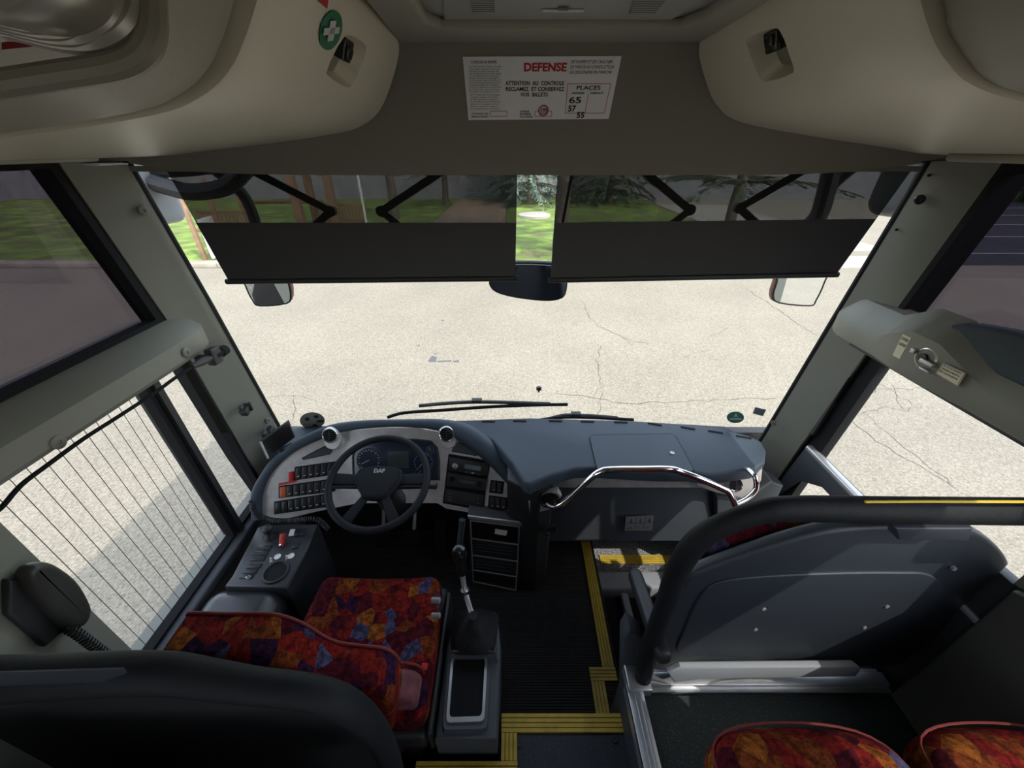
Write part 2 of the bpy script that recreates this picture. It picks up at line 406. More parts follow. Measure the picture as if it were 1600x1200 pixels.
for i in range(24):
    y = 10.95+i*.66; rows.append([Vector((-30+(7.9+30)*j/40, y, -ZC+.10+.05*noise.noise(Vector((j*.6, i*.4, 0))))) for j in range(41)])
lw.slab(rows, (0, 0, -.12)); struct('ground_lawn', lw, LAWN, 'sunny green lawn beyond the kerb')
KERB = mat('kerb_concrete', (.32, .29, .23), .9, bump=.5, bscale=40, var=.15, vscale=3)
kb = MB()
for i in range(38): kb.box((-30+i, 10.62, -ZC), (-30+i+.985, 10.95, -ZC+.13), .02, 2)
struct('kerb', kb, KERB, 'pale concrete kerb along the lawn')
kb = MB()
for i in range(16): kb.box((7.9, 10.7+i, -ZC), (8.1, 10.7+i+.985, -ZC+.13), .02, 2)
struct('kerb', kb, KERB, 'concrete kerb along the right end of the lawn')
struct('path', MB().box((-3.2, 14, -ZC+.10), (-.3, 25, -ZC+.17)), mat('path_brown', (.30, .22, .15), .95, bump=.6, bscale=50, var=.2, vscale=10), 'brown gravel path across the lawn')
PALE = mat('pale_paving', (.34, .32, .27), .9, var=.1, vscale=3)
pv = MB()
for k, (a, b) in enumerate(((10.6, 11.9), (12.6, 16.0), (16.6, 24.0))): pv.box((8.4, a, -ZC), (12.0, b, -ZC+.02))
struct('pavement', pv, PALE, 'pale concrete pavement at the far right')
struct('road', MB().prism([(12.2, 10.9, -ZC), (40, 10.9, -ZC), (40, 26.8, -ZC), (29, 26.8, -ZC)], (0, 0, .015)), mat('dark_road', (.030, .032, .045), .9, var=.3, vscale=1), 'dark road beyond the right tinted window')  # shaded part of the yard: the shade is painted into its dark colour
rm_ = MB()
for k in range(5): rm_.box(((12.2+k*2.6)*1.12, 12.2+k*2.6, -ZC+.014), (30, 12.3+k*2.6, -ZC+.02))
struct('road_markings', rm_, PALE, 'pale parking lines on the dark road')
WALLM = mat('render_grey', (.24, .24, .24), .9, bump=.5, bscale=12, var=.15, vscale=1.5)
struct('wall_outside', MB().box((-34, 27, -ZC), (42, 27.3, 1.4)).box((-34, 26.9, -ZC), (42, 27, -ZC+.35)), WALLM, 'grey rendered boundary wall behind the garden')
struct('wall_outside', MB().box((42, -30, -ZC), (42.3, 27, 1.8)), WALLM, 'grey boundary wall to the right of the yard')
struct('wall_outside', MB().box((-30.3, -30, -ZC), (-30, 27, 1.2)), WALLM, 'grey boundary wall to the left of the yard')
# manhole
a = at(835, 337, z=-ZC+.14); mh = MB().lathe(a, (0, 0, 1), [(0, -.06), (.72, -.06), (.72, .05), (.66, .08), (0, .08)], 32)
mh = obj('manhole_cover', mh, PALE); tag(mh, 'round pale concrete manhole cover lying in the lawn, seen between the blinds', 'manhole cover')
hb = MB().torus(a+Vector((.12, 0, .08)), (0, 0, 1), .12, .012, 16, 6); obj('lifting_ring', hb, STEEL, mh)
# garden timber: pergola, benches
WOOD = mat('pine_wood', (.26, .155, .095), .75, bump=.4, bscale=30, var=.25, vscale=6)
WOODD = mat('dark_wood', (.17, .085, .05), .8, bump=.4, bscale=30, var=.25, vscale=6)
pe = thing('pergola', 'brown timber pergola frame standing on the lawn behind the driver\'s blind', 'pergola', (-7.3, 16, -ZC+.1))
for (px, py) in ((395, 361), (478, 372), (497, 352), (530, 366)):
    q = at(px, py, z=-ZC+.1); obj('post', MB().box((q.x-.12, q.y-.12, -ZC+.05), (q.x+.12, q.y+.12, .1), .015, 2), WOOD, pe)
for y in (15.2, 17.4): obj('beam', MB().box((-11.5, y, -.1), (-5.8, y+.14, .15), .01, 2), WOOD, pe)
obj('rail', MB().box((-10.2, 16.2, -ZC+.95), (-7.2, 16.3, -ZC+1.05), .01, 2), WOODD, pe)
def bench(x, y, L, lab):
    t = thing('garden_bench', lab, 'bench', (x, y, -ZC+.1), 'benches in the garden'); z = -ZC+.1
    sm = MB()
    for k in range(4): sm.box((x-L/2, y-.25+k*.12, z+.42), (x+L/2, y-.15+k*.12, z+.45))
    obj('seat', sm, WOODD, t); bm_ = MB()
    n = int(L/.12)
    for k in range(n): bm_.box((x-L/2+k*L/n, y+.25, z+.45), (x-L/2+k*L/n+.07, y+.28, z+.92))
    bm_.box((x-L/2, y+.25, z+.9), (x+L/2, y+.3, z+.98)); obj('backrest', bm_, WOOD, t)
    for sx in (-1, 1):
        for sy in (-.2, .25): obj('leg', MB().box((x+sx*(L/2-.08)-.03, y+sy-.03, z-.08), (x+sx*(L/2-.08)+.03, y+sy+.03, z+.44)), WOODD, t)
bench(-9.3, 13.2, 1.7, 'slatted wooden garden bench nearest the kerb, behind the left blind')
bench(-6.2, 15.0, 1.6, 'slatted wooden garden bench under the pergola posts')
q = at(322, 405, z=-ZC+.12)
bd = thing('info_board', 'white and timber notice board standing at the kerb left of the driver\'s blind', 'notice board', (q.x, q.y, -ZC+.1))
obj('panel', MB().obox(q+Vector((.25, .2, .55)), (.06, .75, 1.0), (.97, .2, 0), (-.2, .97, 0), r=.01), DULLW, bd)
obj('post', MB().box((q.x-.06, q.y-.06, -ZC+.03), (q.x+.04, q.y+.04, -ZC+2.1), .01, 2), WOOD, bd)
obj('post', MB().box((q.x+.34, q.y+.42, -ZC+.03), (q.x+.44, q.y+.52, -ZC+2.1), .01, 2), WOOD, bd)
q = at(573, 352, z=-ZC+.12); tag(obj('marker_pole', MB().cyl((q.x, q.y, -ZC), (0, 0, 1), .045, 2.6, 10).cyl((q.x, q.y, -ZC), (0, 0, 1), .16, .15, 10, .05), DULLW), 'thin white pole with a flared foot in the middle of the shaded lawn', 'pole')
# trees
BARK = mat('bark', (.17, .14, .11), .95, bump=1, bscale=25, var=.4, vscale=9)
NEED = mat('needles', (.045, .085, .035), .8, var=.5, vscale=5)
NEEDB = mat('blue_needles', (.09, .14, .10), .8, var=.4, vscale=5)
LEAFM = mat('leaves_green', (.06, .11, .025), .8, var=.5, vscale=4)
def tree(name, lab, x, y, h, spread, zlow, ntier, needle, seed, drop=.35, trunk=.2, dense=14):
    rn = random.Random(seed); t = thing(name, lab, 'tree', (x, y, -ZC), 'trees around the yard'); z0 = -ZC
    tp = [Vector((x+rn.uniform(-.08, .08)*k, y, z0-.05+h*k/6)) for k in range(7)]
    obj('trunk', MB().tube(smooth_path(tp, 3), [trunk*(1-.85*k/18)+.02 for k in range(19)], 12), BARK, t)
    br = MB(); fo = MB()
    for i in range(ntier):
        f = i/max(1, ntier-1); zz = zlow+(z0+h-zlow)*f**1.1; R = spread*(1-f)**.8+.25
        nb = 9 if f < .5 else 6
        for k in range(nb):
            a = k/nb*2*math.pi+rn.random()*.7+i*.5; R2 = R*rn.uniform(.75, 1.1)
            d = Vector((math.cos(a), math.sin(a), 0)); P = []
            for q in range(6):
                s = q/5; P.append(Vector((x, y, zz))+d*(R2*s)+Vector((0, 0, .18*s*R2-drop*R2*s*s)))
            br.tube(P, [.03*(1-.8*q/5)+.004 for q in range(6)], 5)
            for q in range(dense*2):
                s = rn.uniform(.15, 1.02); o = P[0].lerp(P[-1], s)+Vector((0, 0, .18*s*R2-drop*R2*s*s-(P[-1].z-P[0].z)*s)); sd = rn.choice((-1, 1))
                side = Vector((-d.y, d.x, 0))*sd; ln = rn.uniform(.25, .5)*(1.15-s*.6)*(.6+R2*.2)
                tip = o+(side*rn.uniform(.4, .9)+d*.6+Vector((0, 0, rn.uniform(-.7, -.05)*drop*2)))*ln
                wd = (tip-o).cross(Vector((0, 0, 1))).normalized()*ln*.10+Vector((0, 0, .02))
                m_ = o.lerp(tip, .5); fo.add([o, m_+wd, tip, m_-wd], [(0, 1, 2, 3)])
                for u_ in range(5):
                    e = o.lerp(tip, .15+.17*u_); g = Vector((rn.uniform(-1, 1), rn.uniform(-1, 1), rn.uniform(-.9, .3)))*ln*.22
                    h_ = g.orthogonal().normalized()*.016; fo.add([e-h_, e+g, e+h_], [(0, 1, 2)])
    obj('branch', br, BARK, t); f_ = obj('foliage', fo, needle, t); return t
tree('cedar_tree', 'cedar tree with pale trunk standing just right of the gap between the blinds', 1.42, 12.3, 8.5, 4.6, .7, 8, NEED, 1, .15, .2, 40)  # crown spread wide above the view to shade the lawn
tree('spruce_tree', 'bluish weeping spruce at the far lawn edge, in the gap between the blinds', 1.0, 24.0, 7, 3.2, -2.2, 12, NEEDB, 2, .5, .2, 34)
tree('spruce_tree', 'dark spruce behind the lawn beyond the right-hand blind', 5.6, 24.6, 7, 3.0, -2.1, 11, NEED, 3, .5, .2, 30)
tree('spruce_tree', 'spruce with low dark branches over the right-hand pavement', 7.4, 14.0, 7, 3.5, -.95, 7, NEED, 4, .25, .17, 18)
tree('garden_tree', 'leafy garden tree in front of the grey wall, behind the left blind', -3.6, 23, 6.5, 2.6, -1.2, 7, LEAFM, 5, .2, .16)
tree('garden_tree', 'leafy tree casting shade beside the timber pergola', -5.2, 18.5, 7.5, 3.2, .3, 6, LEAFM, 6, .2, .2)
for k, (x, y) in enumerate(((-19, -9), (-19, 1.5), (-20, 12))):  # trees added to darken the left side, wide crowns out of view
    tree('garden_tree', ['leafy tree beyond the left tinted window, farthest back', 'leafy tree beyond the left tinted window, middle one', 'leafy tree beyond the left tinted window, farthest forward'][k], x, y, 7.5, 4.6, .6, 6, LEAFM, 20+k, .12, .16, 42)
for k, (x, y) in enumerate(((34.0, 14), (34.5, 23.5))):  # two more trees added to cast shade on the right
    tree('garden_tree', ['broad tree behind the hedge, beyond the right tinted window, nearer one', 'broad tree behind the hedge, beyond the right tinted window, farther forward'][k], x, y, 8, 4.6, .6, 6, LEAFM, 40+k, .12, .16, 42)
# low parked-row hedge to the right
def hedge(lo, hi, lab, seed):
    rn = random.Random(seed); mb = MB()
    mb.box((lo[0]+.25, lo[1]+.2, lo[2]), (hi[0]-.25, hi[1]-.2, hi[2]-.25))
    for _ in range(2600):
        ax = rn.choice((0, 0, 1, 2)); p = [rn.uniform(lo[i], hi[i]) for i in range(3)]
        if ax == 0: p[0] = rn.choice((lo[0]+.2, hi[0]-.2))
        elif ax == 1: p[1] = rn.choice((lo[1]+.2, hi[1]-.2))
        else: p[2] = hi[2]-.2
        c = Vector(p); a = Vector((rn.gauss(0, 1), rn.gauss(0, 1), rn.gauss(0, 1))).normalized(); b = a.orthogonal().normalized()
        mb.add([c-a*.14, c+b*.07, c+a*.14, c-b*.07], [(0, 1, 2, 3)])
    tag(obj('hedge', mb, LEAFM), lab, 'hedge')
hedge((30.5, 12, -ZC), (32, 26, -1.5), 'dark green hedge beyond the right tinted window', 31)

# ================================================================== SETTING: bus shell
YB = -3.6
struct('floor', MB().box((XL, .30, -1.95), (.44, 1.62, -1.85)), MATF, 'black ribbed rubber floor of the cab and landing')
struct('floor_aisle', MB().box((-.30, YB, -1.75), (.375, .42, -1.65)).box((-.035, .42, -1.75), (.375, .54, -1.65)), AISLE, 'dark blue speckled aisle floor')
struct('floor_platform', MB().box((.375, YB, -1.95), (XR, .53, -1.48)), PLATF, 'dark green speckled seat platform on the right')
struct('floor_platform', MB().box((XL, YB, -1.95), (-.30, .28, -1.48)), PLATF, 'dark seat platform on the left')
sw = MB().box((.44, .545, -2.25), (XR, 1.33, -2.15)); struct('floor_step', sw, BLKR, 'black tread of the entrance step well')
struct('floor_ledge', MB().box((.44, 1.325, -2.25), (XR, 1.62, -2.0)), STEPG, 'grey gritty front ledge of the step well')
struct('wall_step', MB().box((.425, .55, -2.25), (.44, 1.62, -1.86)).box((.44, .535, -2.25), (XR, .55, -1.5)), CONS, 'riser of the step well')
# shell sides
def wall_side(side, name, parts, m):
    mb = MB(); x0, x1 = (XL-.09, XL) if side < 0 else (XR, XR+.05)
    for (y0, y1, z0, z1) in parts: mb.box((x0, y0, z0), (x1, y1, z1))
    return struct(name, mb, m)
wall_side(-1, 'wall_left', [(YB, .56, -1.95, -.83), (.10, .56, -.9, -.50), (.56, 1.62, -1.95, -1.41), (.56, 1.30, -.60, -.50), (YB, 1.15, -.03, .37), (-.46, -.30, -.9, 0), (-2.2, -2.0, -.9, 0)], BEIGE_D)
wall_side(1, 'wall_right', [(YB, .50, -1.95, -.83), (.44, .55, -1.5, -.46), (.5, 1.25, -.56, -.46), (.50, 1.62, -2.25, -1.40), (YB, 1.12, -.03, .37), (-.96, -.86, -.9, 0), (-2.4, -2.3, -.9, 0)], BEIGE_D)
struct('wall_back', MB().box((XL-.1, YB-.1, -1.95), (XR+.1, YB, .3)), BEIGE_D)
struct('roof', MB().box((XL-.2, YB-.15, .36), (XR+.2, 1.42, .44)), BEIGE)
struct('ceiling', MB().box((XL-.12, YB, .214), (-.26, 1.12, .27)).box((.40, YB, .214), (XR+.12, 1.12, .27)).box((-.26, YB, .27), (.40, 1.05, .33)).box((-.222, .995, .195), (.375, 1.12, .26)), HEAD)
struct('wall_front', MB().box((XL-.08, 1.49, -2.6), (XR+.08, 1.535, -1.19)), BLK, 'front panel of the bus under the windscreen')
# belt rails under the side windows
rl = MB(); YL = .02; sec = [(XL-.02, -.495), (XL+.028, -.503), (XL+.085, -.545), (XL+.09, -.60), (XL+.08, -.615), (XL-.02, -.615)]
secs = []
for y, k in ((YL, 1), (1.12, 1), (1.22, .95), (1.28, .82), (1.315, .55), (1.325, .2)):
    secs.append([Vector((XL-.02+(a-XL+.02)*k, y, b)) for a, b in sec])
rl.loft(secs, smooth=False); struct('trim_1', rl, BEIGE_D, 'grey rail under the left side window')
sec = [(XR+.02, -.43), (XR-.03, -.435), (XR-.075, -.50), (XR-.075, -.555), (XR-.065, -.57), (XR+.02, -.57)]; secs = []
def hump(y):
    if y > 1.11 or y < .80: return 0
    if y > 1.02: return (1.11-y)/.09
    if y > .93: return 1
    return (y-.80)/.13
for y in [.40, .6, .8, .84, .88, .93, .96, 1.0, 1.02, 1.05, 1.08, 1.11, 1.2, 1.27, 1.31, 1.33]:
    k = 1 if y < 1.3 else (.8 if y < 1.32 else .35); h_ = hump(y)*.055; w_ = .03*hump(y)+(.0 if y > .9 else 0)
    secs.append([Vector((XR+.02-(XR+.02-a)*k-(w_*.4 if i in (2, 3, 4) else 0), y, b+(h_ if i in (1, 2) else h_*.6 if i == 0 else 0))) for i, (a, b) in enumerate(sec)])
rl = MB().loft(secs, smooth=False); struct('trim_2', rl, BEIGE_D, 'grey rail over the entrance door')
# door mechanism cover, dark
dc = MB().prism([(XR, 1.05, -.45), (XR, .93, -.385), (XR, .83, -.365), (XR, .5, -.37), (XR, .5, -.47), (XR, 1.05, -.47)], (-.055, 0, 0), .012)
struct('trim_3', dc, PAD, 'dark hump over the door mechanism')
# A pillars
def pillar(side, name):
    mb = MB(); secs = []
    if side < 0: lv = [(.06, 1.13, 1.262, 1.22), (-.05, 1.15, 1.277, 1.23), (-.5, 1.23, 1.355, 1.335), (-1.16, 1.285, 1.455, 1.38), (-1.42, 1.32, 1.49, 1.42)]
    else: lv = [(.06, 1.095, 1.235, 1.19), (-.05, 1.11, 1.25, 1.20), (-.5, 1.18, 1.315, 1.28), (-1.14, 1.27, 1.405, 1.36), (-1.42, 1.31, 1.45, 1.40)]
    for (z, ya, yc, yb) in lv:
        if side < 0: p = [(-1.165, ya), (-1.12, yb), (-1.10, yc), (-1.13, yc+.035), (-1.25, yc-.03), (-1.25, ya)]
        else: p = [(1.22, ya), (1.185, yb), (1.17, yc), (1.20, yc+.035), (1.31, yc-.03), (1.31, ya)]
        secs.append([Vector((a, b, z)) for a, b in p])
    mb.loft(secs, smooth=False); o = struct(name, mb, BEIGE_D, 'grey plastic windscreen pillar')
    se = MB(); rows = []
    for (z, ya, yc, yb) in lv:
        x = -1.10 if side < 0 else 1.17; s_ = -side
        rows.append([Vector((x+s_*.0, yc-.002, z)), Vector((x+s_*.004, yc+.006, z)), Vector((x+s_*.0, yc+.018, z)), Vector((x-s_*.03, yc+.018, z))])
    se.loft(rows, smooth=False); obj('seal', se, BLKR, o)
    s2_ = MB(); a_, b_ = (-1.172, -1.25) if side < 0 else (1.228, 1.31)
    s2_.loft([[Vector((a_, ya-.006, z)), Vector((b_, ya-.006, z)), Vector((b_, ya+.002, z)), Vector((a_, ya+.002, z))] for (z, ya, yc, yb) in lv], smooth=False); obj('window_seal', s2_, BLKR, o); return o
pl = pillar(-1, 'trim_4'); pr = pillar(1, 'trim_5')
def cap(px, py, x, parent, n, r=.014, m=SCREW):
    q = at(px, py, x=x); mb = MB().lathe(q-Vector(n)*.002, n, [(0, 0), (r, 0), (r, .004), (r*.8, .006), (r*.3, .006), (r*.25, .003), (0, .003)], 20); obj('screw_cap', mb, m, parent)
cap(224, 329, -1.105, pl, (1, -.55, 0)); cap(418, 657, -1.105, pl, (1, -.5, 0), .012)
cap(1437, 312, 1.168, pr, (-1, -.55, 0), .013, BLK2); cap(1209, 661, 1.172, pr, (-1, -.5, 0), .012)
for k, (a, b) in enumerate(((1452, 274), (1401, 359))): cap(a, b, 1.17, pr, (-1, -.6, 0), .004, BLK2)
t1 = bpy.data.objects['trim_1']; t2 = bpy.data.objects['trim_2']
cap(291, 551, XL+.09, t1, (1, 0, 0), .017); cap(91, 691, XL+.09, t1, (1, 0, 0), .017)
cap(1328, 511, XR-.068, t2, (-1, 0, 0), .016)
# rear cab pillar on the left
bp_ = MB().prism([(-1.20, .57, -.60), (-1.12, .565, -.60), (-1.10, .50, -.60), (-1.10, -.4, -.60), (-1.20, -.4, -.60)], (0, 0, -.95)); struct('trim_6', bp_, BEIGE_D, 'grey pillar lining behind the driver window')
# headliner band over the windscreen
def HDR(x, z): return 1.215-.63*(z+.062)
rows = []
for k in range(9):
    z = -.066+(.205+.066)*k/8
    rw = []
    for j in range(33):
        x = -1.10+2.27*j/32; zz = max(z, -.066+.045*abs((j-16)/16)**7) if k == 0 else z; rw.append(Vector((x, HDR(0, zz), zz)))
    rows.append(rw)
hd = MB().slab(rows, (0, .03, .01)).box((-1.06, 1.225, -.058), (1.13, 1.34, -.045)).box((-1.10, 1.25, -.03), (1.17, 1.40, .25)).box((-1.35, 1.13, .25), (1.40, 1.42, .37))
header = struct('wall_header', hd, HEAD, 'dark carpeted band above the windscreen')
# windscreen
def GLS(x, z): return 1.262+.168*(-.06-z)+.07*(1-((x-X0)/1.135)**2)
rows = []
for k in range(13):
    z = -.03-1.14*k/12; rows.append([Vector((-1.13+2.32*j/24, GLS(-1.13+2.32*j/24, z), z)) for j in range(25)])
ws = struct('window_1', MB().slab(rows, (0, .006, 0)), GL_CLEAR, 'curved clear windscreen')
rows = [[Vector((-1.13+2.32*j/24, GLS(-1.13+2.32*j/24, z)+dy, z)) for j in range(25)] for z, dy in ((-1.125, .03), (-1.085, .012))]
# side windows
def pane(name, side, pts, m, lab, x=None, frame=True, fw=.022):
    x = x if x is not None else (XL-.045 if side < 0 else XR+.045)
    P = [Vector((x, a, b)) for a, b in pts]
    o = struct(name, MB().prism(P, (.005, 0, 0)), m, lab)
    if frame:
        fr = MB(); c = sum(P, Vector())/len(P); I = [p+(c-p).normalized()*fw*1.4 for p in P]; n = len(P)
        for i in range(n):
            j = (i+1) % n; dx = Vector((.035*(-side), 0, 0)); fr.prism([P[i]+dx*.3, P[j]+dx*.3, I[j]+dx*.3, I[i]+dx*.3], dx)
        obj('window_frame', fr, BLKR, o)
    return o
pane('window_2', -1, [(1.16, -.03), (1.235, -.50), (.10, -.50), (.10, -.03)], GL_TINT, 'dark tinted side window left of the driver', fw=.03)
pane('window_8', -1, [(.08, -.03), (.08, -.83), (-.30, -.83), (-.30, -.03)], GL_PASS, 'tinted passenger side window behind the driver')
pane('window_3', -1, [(-.46, -.03), (-.46, -.83), (-2.0, -.83), (-2.0, -.03)], GL_PASS, 'tinted passenger side window, left, behind')
pane('window_4', 1, [(1.125, -.03), (1.19, -.47), (.48, -.47), (.48, -.03)], GL_TINT, 'dark tinted side window above the entrance door', fw=.03)
pane('window_9', 1, [(.44, -.03), (.44, -.83), (-.86, -.83), (-.86, -.03)], GL_PASS, 'tall passenger side window behind the entrance door')
pane('window_5', 1, [(-.96, -.03), (-.96, -.83), (-2.3, -.83), (-2.3, -.03)], GL_PASS, 'tinted passenger side window, right, behind')
pane('window_6', -1, [(1.06, -.60), (1.075, -1.42), (.56, -1.42), (.56, -.60)], GL_CAB, 'lower driver side window with fine heating wires')
pane('window_7', -1, [(1.236, -.60), (1.300, -1.42), (1.11, -1.42), (1.085, -.60)], GL_CAB, 'narrow quarter window ahead of the driver window')
# heating wires in window 6
hw = MB()
for k in range(12):
    y = .60+k*.038; hw.tube([(XL-.041, y, -.62), (XL-.041, y+.004, -1.41)], .0010, 5)
obj('heating_wire', hw, mat('wire_brown', (.10, .07, .05), .6), bpy.data.objects['window_6'], 'fine dark heating wires in the glass')
struct('trim_7', MB().prism([(XL-.06, 1.055, -.60), (XL-.06, 1.09, -.60), (XL+.012, 1.088, -.60), (XL+.012, 1.066, -.60)], (0, .02, -.83)), BLK, 'black post between the two driver side windows')
struct('trim_8', MB().box((XL-.05, .55, -1.45), (XL+.035, 1.42, -1.405), .01, 2), CONS, 'sill of the driver side window')
# entrance door
dr = struct('door_1', MB().prism([(XR+.02, 1.31, -.56), (XR+.02, 1.40, -1.50), (XR+.02, 1.225, -1.50), (XR+.02, 1.14, -.62), (XR+.02, .53, -.62), (XR+.02, .53, -.56)], (.035, 0, 0)).box((XR+.02, .50, -.56), (XR+.055, .54, -2.2)).box((XR+.02, .5, -1.46), (XR+.055, 1.42, -1.50)), BLKR, 'entrance door with black rubber frame')
obj('door_glass', MB().prism([(XR+.035, .52, -.60), (XR+.035, 1.15, -.60), (XR+.035, 1.24, -1.48), (XR+.035, .52, -1.48)], (.005, 0, 0)), GL_CAB, dr)
q = [(XR+.012, 1.245, -1.055), (XR+.012, .52, -1.05), (XR+.012, .52, -1.14), (XR+.012, 1.10, -1.155), (XR+.012, 1.20, -1.22), (XR+.012, 1.27, -1.40), (XR+.012, 1.31, -1.40)]
obj('door_panel', MB().prism(q, (.02, 0, 0), .004), CONS, dr)
obj('door_rail', MB().box((XR-.01, .52, -1.068), (XR+.02, 1.23, -1.045), .008), STEEL, dr)
obj('lower_cover', MB().box((XR-.004, .50, -1.50), (XR+.03, .70, -.905), .004, 1), BLK, dr)
df = MB().prism([(XR-.005, 1.30, -.575), (XR-.005, 1.39, -1.42), (XR-.005, 1.315, -1.42), (XR-.005, 1.235, -.60)], (.06, 0, 0)).prism([(XR-.0, 1.23, -.60), (XR-.0, 1.20, -.60), (XR-.0, 1.235, -1.0), (XR-.0, 1.275, -1.0)], (.05, 0, 0)).box((XR-.02, .5, -.60), (XR+.04, 1.3, -.565))
obj('inner_frame', df, BLK, dr)

# ================================================================== yellow nosings
def nosing(name, p, q, wdir, wd=.052, lab='yellow grooved step edging'):
    p = Vector(p); q = Vector(q); wv = Vector(wdir).normalized(); up = Vector((0, 0, 1))
    mb = MB().prism([p, q, q+wv*wd, p+wv*wd], up*.004)
    mb.v = [v+up*.0005 for v in mb.v]
    o = struct(name, mb, YELD, lab); rb = MB(); e = wd/4
    for k in range(4): rb.prism([p+wv*(e*k+.001), q+wv*(e*k+.001), q+wv*(e*k+e-.0018), p+wv*(e*k+e-.0018)], up*.0075)
    obj('rib', rb, YEL, o)
nosing('trim_9', (.425, .76, -1.85), (.428, 1.36, -1.85), (-1, 0, 0), .05)
nosing('trim_10', (.428, .76, -1.85), (.32, .76, -1.85), (0, -1, 0), .05)
nosing('trim_11', (.32, .71, -1.85), (.32, .555, -1.85), (1, 0, 0), .055)
nosing('trim_12', (-.035, .54, -1.65), (.375, .54, -1.65), (0, -1, 0), .052)
nosing('trim_13', (-.035, .488, -1.65), (-.035, .42, -1.65), (1, 0, 0), .052)
nosing('trim_14', (-.30, .42, -1.65), (.017, .42, -1.65), (0, -1, 0), .052)
nosing('trim_15', (.50, 1.328, -2.0), (1.02, 1.328, -2.0), (0, 1, 0), .055, 'sunlit yellow grooved edging in the step well')
struct('trim_16', MB().box((.44, 1.22, -2.16), (1.1, 1.325, -2.05), .02).box((.60, 1.05, -2.16), (.64, 1.25, -2.10), .01), PADG, 'pale grey kick moulding in the step well')
af = bpy.data.objects['floor_aisle']
for (a, b) in ((812, 1162), (961, 1155)):
    q = at(a, b, z=-1.65); obj('floor_screw', MB().lathe(q, (0, 0, 1), [(0, 0), (.011, 0), (.011, .003), (.006, .004), (0, .002)], 16), BLK, af)
# aluminium platform edging
pe_ = MB().box((.378, .548, -1.50), (XR-.02, .585, -1.452), .003, 1).box((.378, .535, -1.475), (XR-.02, .60, -1.468))
struct('trim_17', pe_, ALU, 'aluminium edge profile along the front of the right platform')
pe_ = MB().box((.365, YB+.2, -1.482), (.415, .56, -1.466), .002, 1).box((.365, YB+.2, -1.52), (.371, .56, -1.47)).box((.385, YB+.2, -1.468), (.389, .56, -1.462)).box((.40, YB+.2, -1.468), (.404, .56, -1.462))
struct('trim_18', pe_, ALU, 'aluminium edge profile along the aisle side of the right platform')
struct('trim_19', MB().box((.366, .53, -1.49), (.44, .605, -1.444), .004, 2), ALU, 'metal corner bracket of the platform edging')
struct('wall_platform', MB().box((.368, YB, -1.86), (.378, .60, -1.49)), CONS, 'dark side of the right seat platform')

# ================================================================== overhead lockers
def locker(side):
    if side < 0:
        cont = [(619, 40), (624, 70), (622, 95), (607, 145), (592, 175), (570, 194), (535, 207), (440, 222), (330, 235), (262, 243), (190, 246)]
    else:
        cont = [(1097, 40), (1092, 70), (1093, 95), (1108, 145), (1122, 168), (1140, 184), (1180, 197), (1280, 215), (1380, 230), (1440, 240), (1510, 243)]
    P = [hit(a, b, HDR) for a, b in sp2(cont, 4)]
    prof = [(p.x, p.z) for p in P]; xe = XL+.003 if side < 0 else XR-.003
    prof += [(xe, prof[-1][1]-.004), (xe, .21), (prof[0][0], .21)]
    cx, cz = (-.7 if side < 0 else .78), .10
    def sec(y, k=1, dz=0): return [Vector((cx+(a-cx)*(k if abs(a-xe) > .03 else 1), y, cz+(b-cz)*k+dz)) for a, b in prof]
    t = thing('overhead_locker', ['', 'beige overhead locker above the driver with green first aid sticker and latch pocket', 'beige overhead locker above the entrance door with plain latch pocket'][1 if side < 0 else 2], 'locker', (xe*.6, 1.0, -.02), 'front overhead lockers')
    mb = MB()
    secs = []
    for y, k in ((HDR(0, 0)+.05, .985), (1.05, .995), (.95, 1), (.75, 1), (.575, 1), (.562, .985)): secs.append(sec(y, k))
    # the header end follows the sloping band
    secs[0] = [Vector((p.x, HDR(0, p.z)-.003, p.z)) for p in sec(0, 1)]; secs[1] = [Vector((p.x, HDR(0, p.z)-.02, p.z)) for p in sec(0, 1)]
    secs[2] = [Vector((p.x, HDR(0, p.z)-.10, p.z)) for p in sec(0, 1)]
    mb.loft(secs); body = obj('body', mb, LOCK, t, angle=50)
    # pocket: dark-rimmed recess with a latch
    px0, py0 = (543, 95) if side < 0 else (1203, 88)
    def SF(px, py):                      # meeting the inner flank of the locker
        d = ray(px, py); best = None
        Q = [(p.x, p.z) for p in P]
        for (a, b), (c, e) in zip(Q, Q[1:]):
            for k in range(9):
                f = k/8; X = a+(c-a)*f; Z = b+(e-b)*f; tt = X/d.x; er = abs(tt*d.z-Z)
                if best is None or er < best[0]: best = (er, tt)
        return d*best[1]
    return t, P, SF, prof
LL = locker(-1); LR = locker(1)
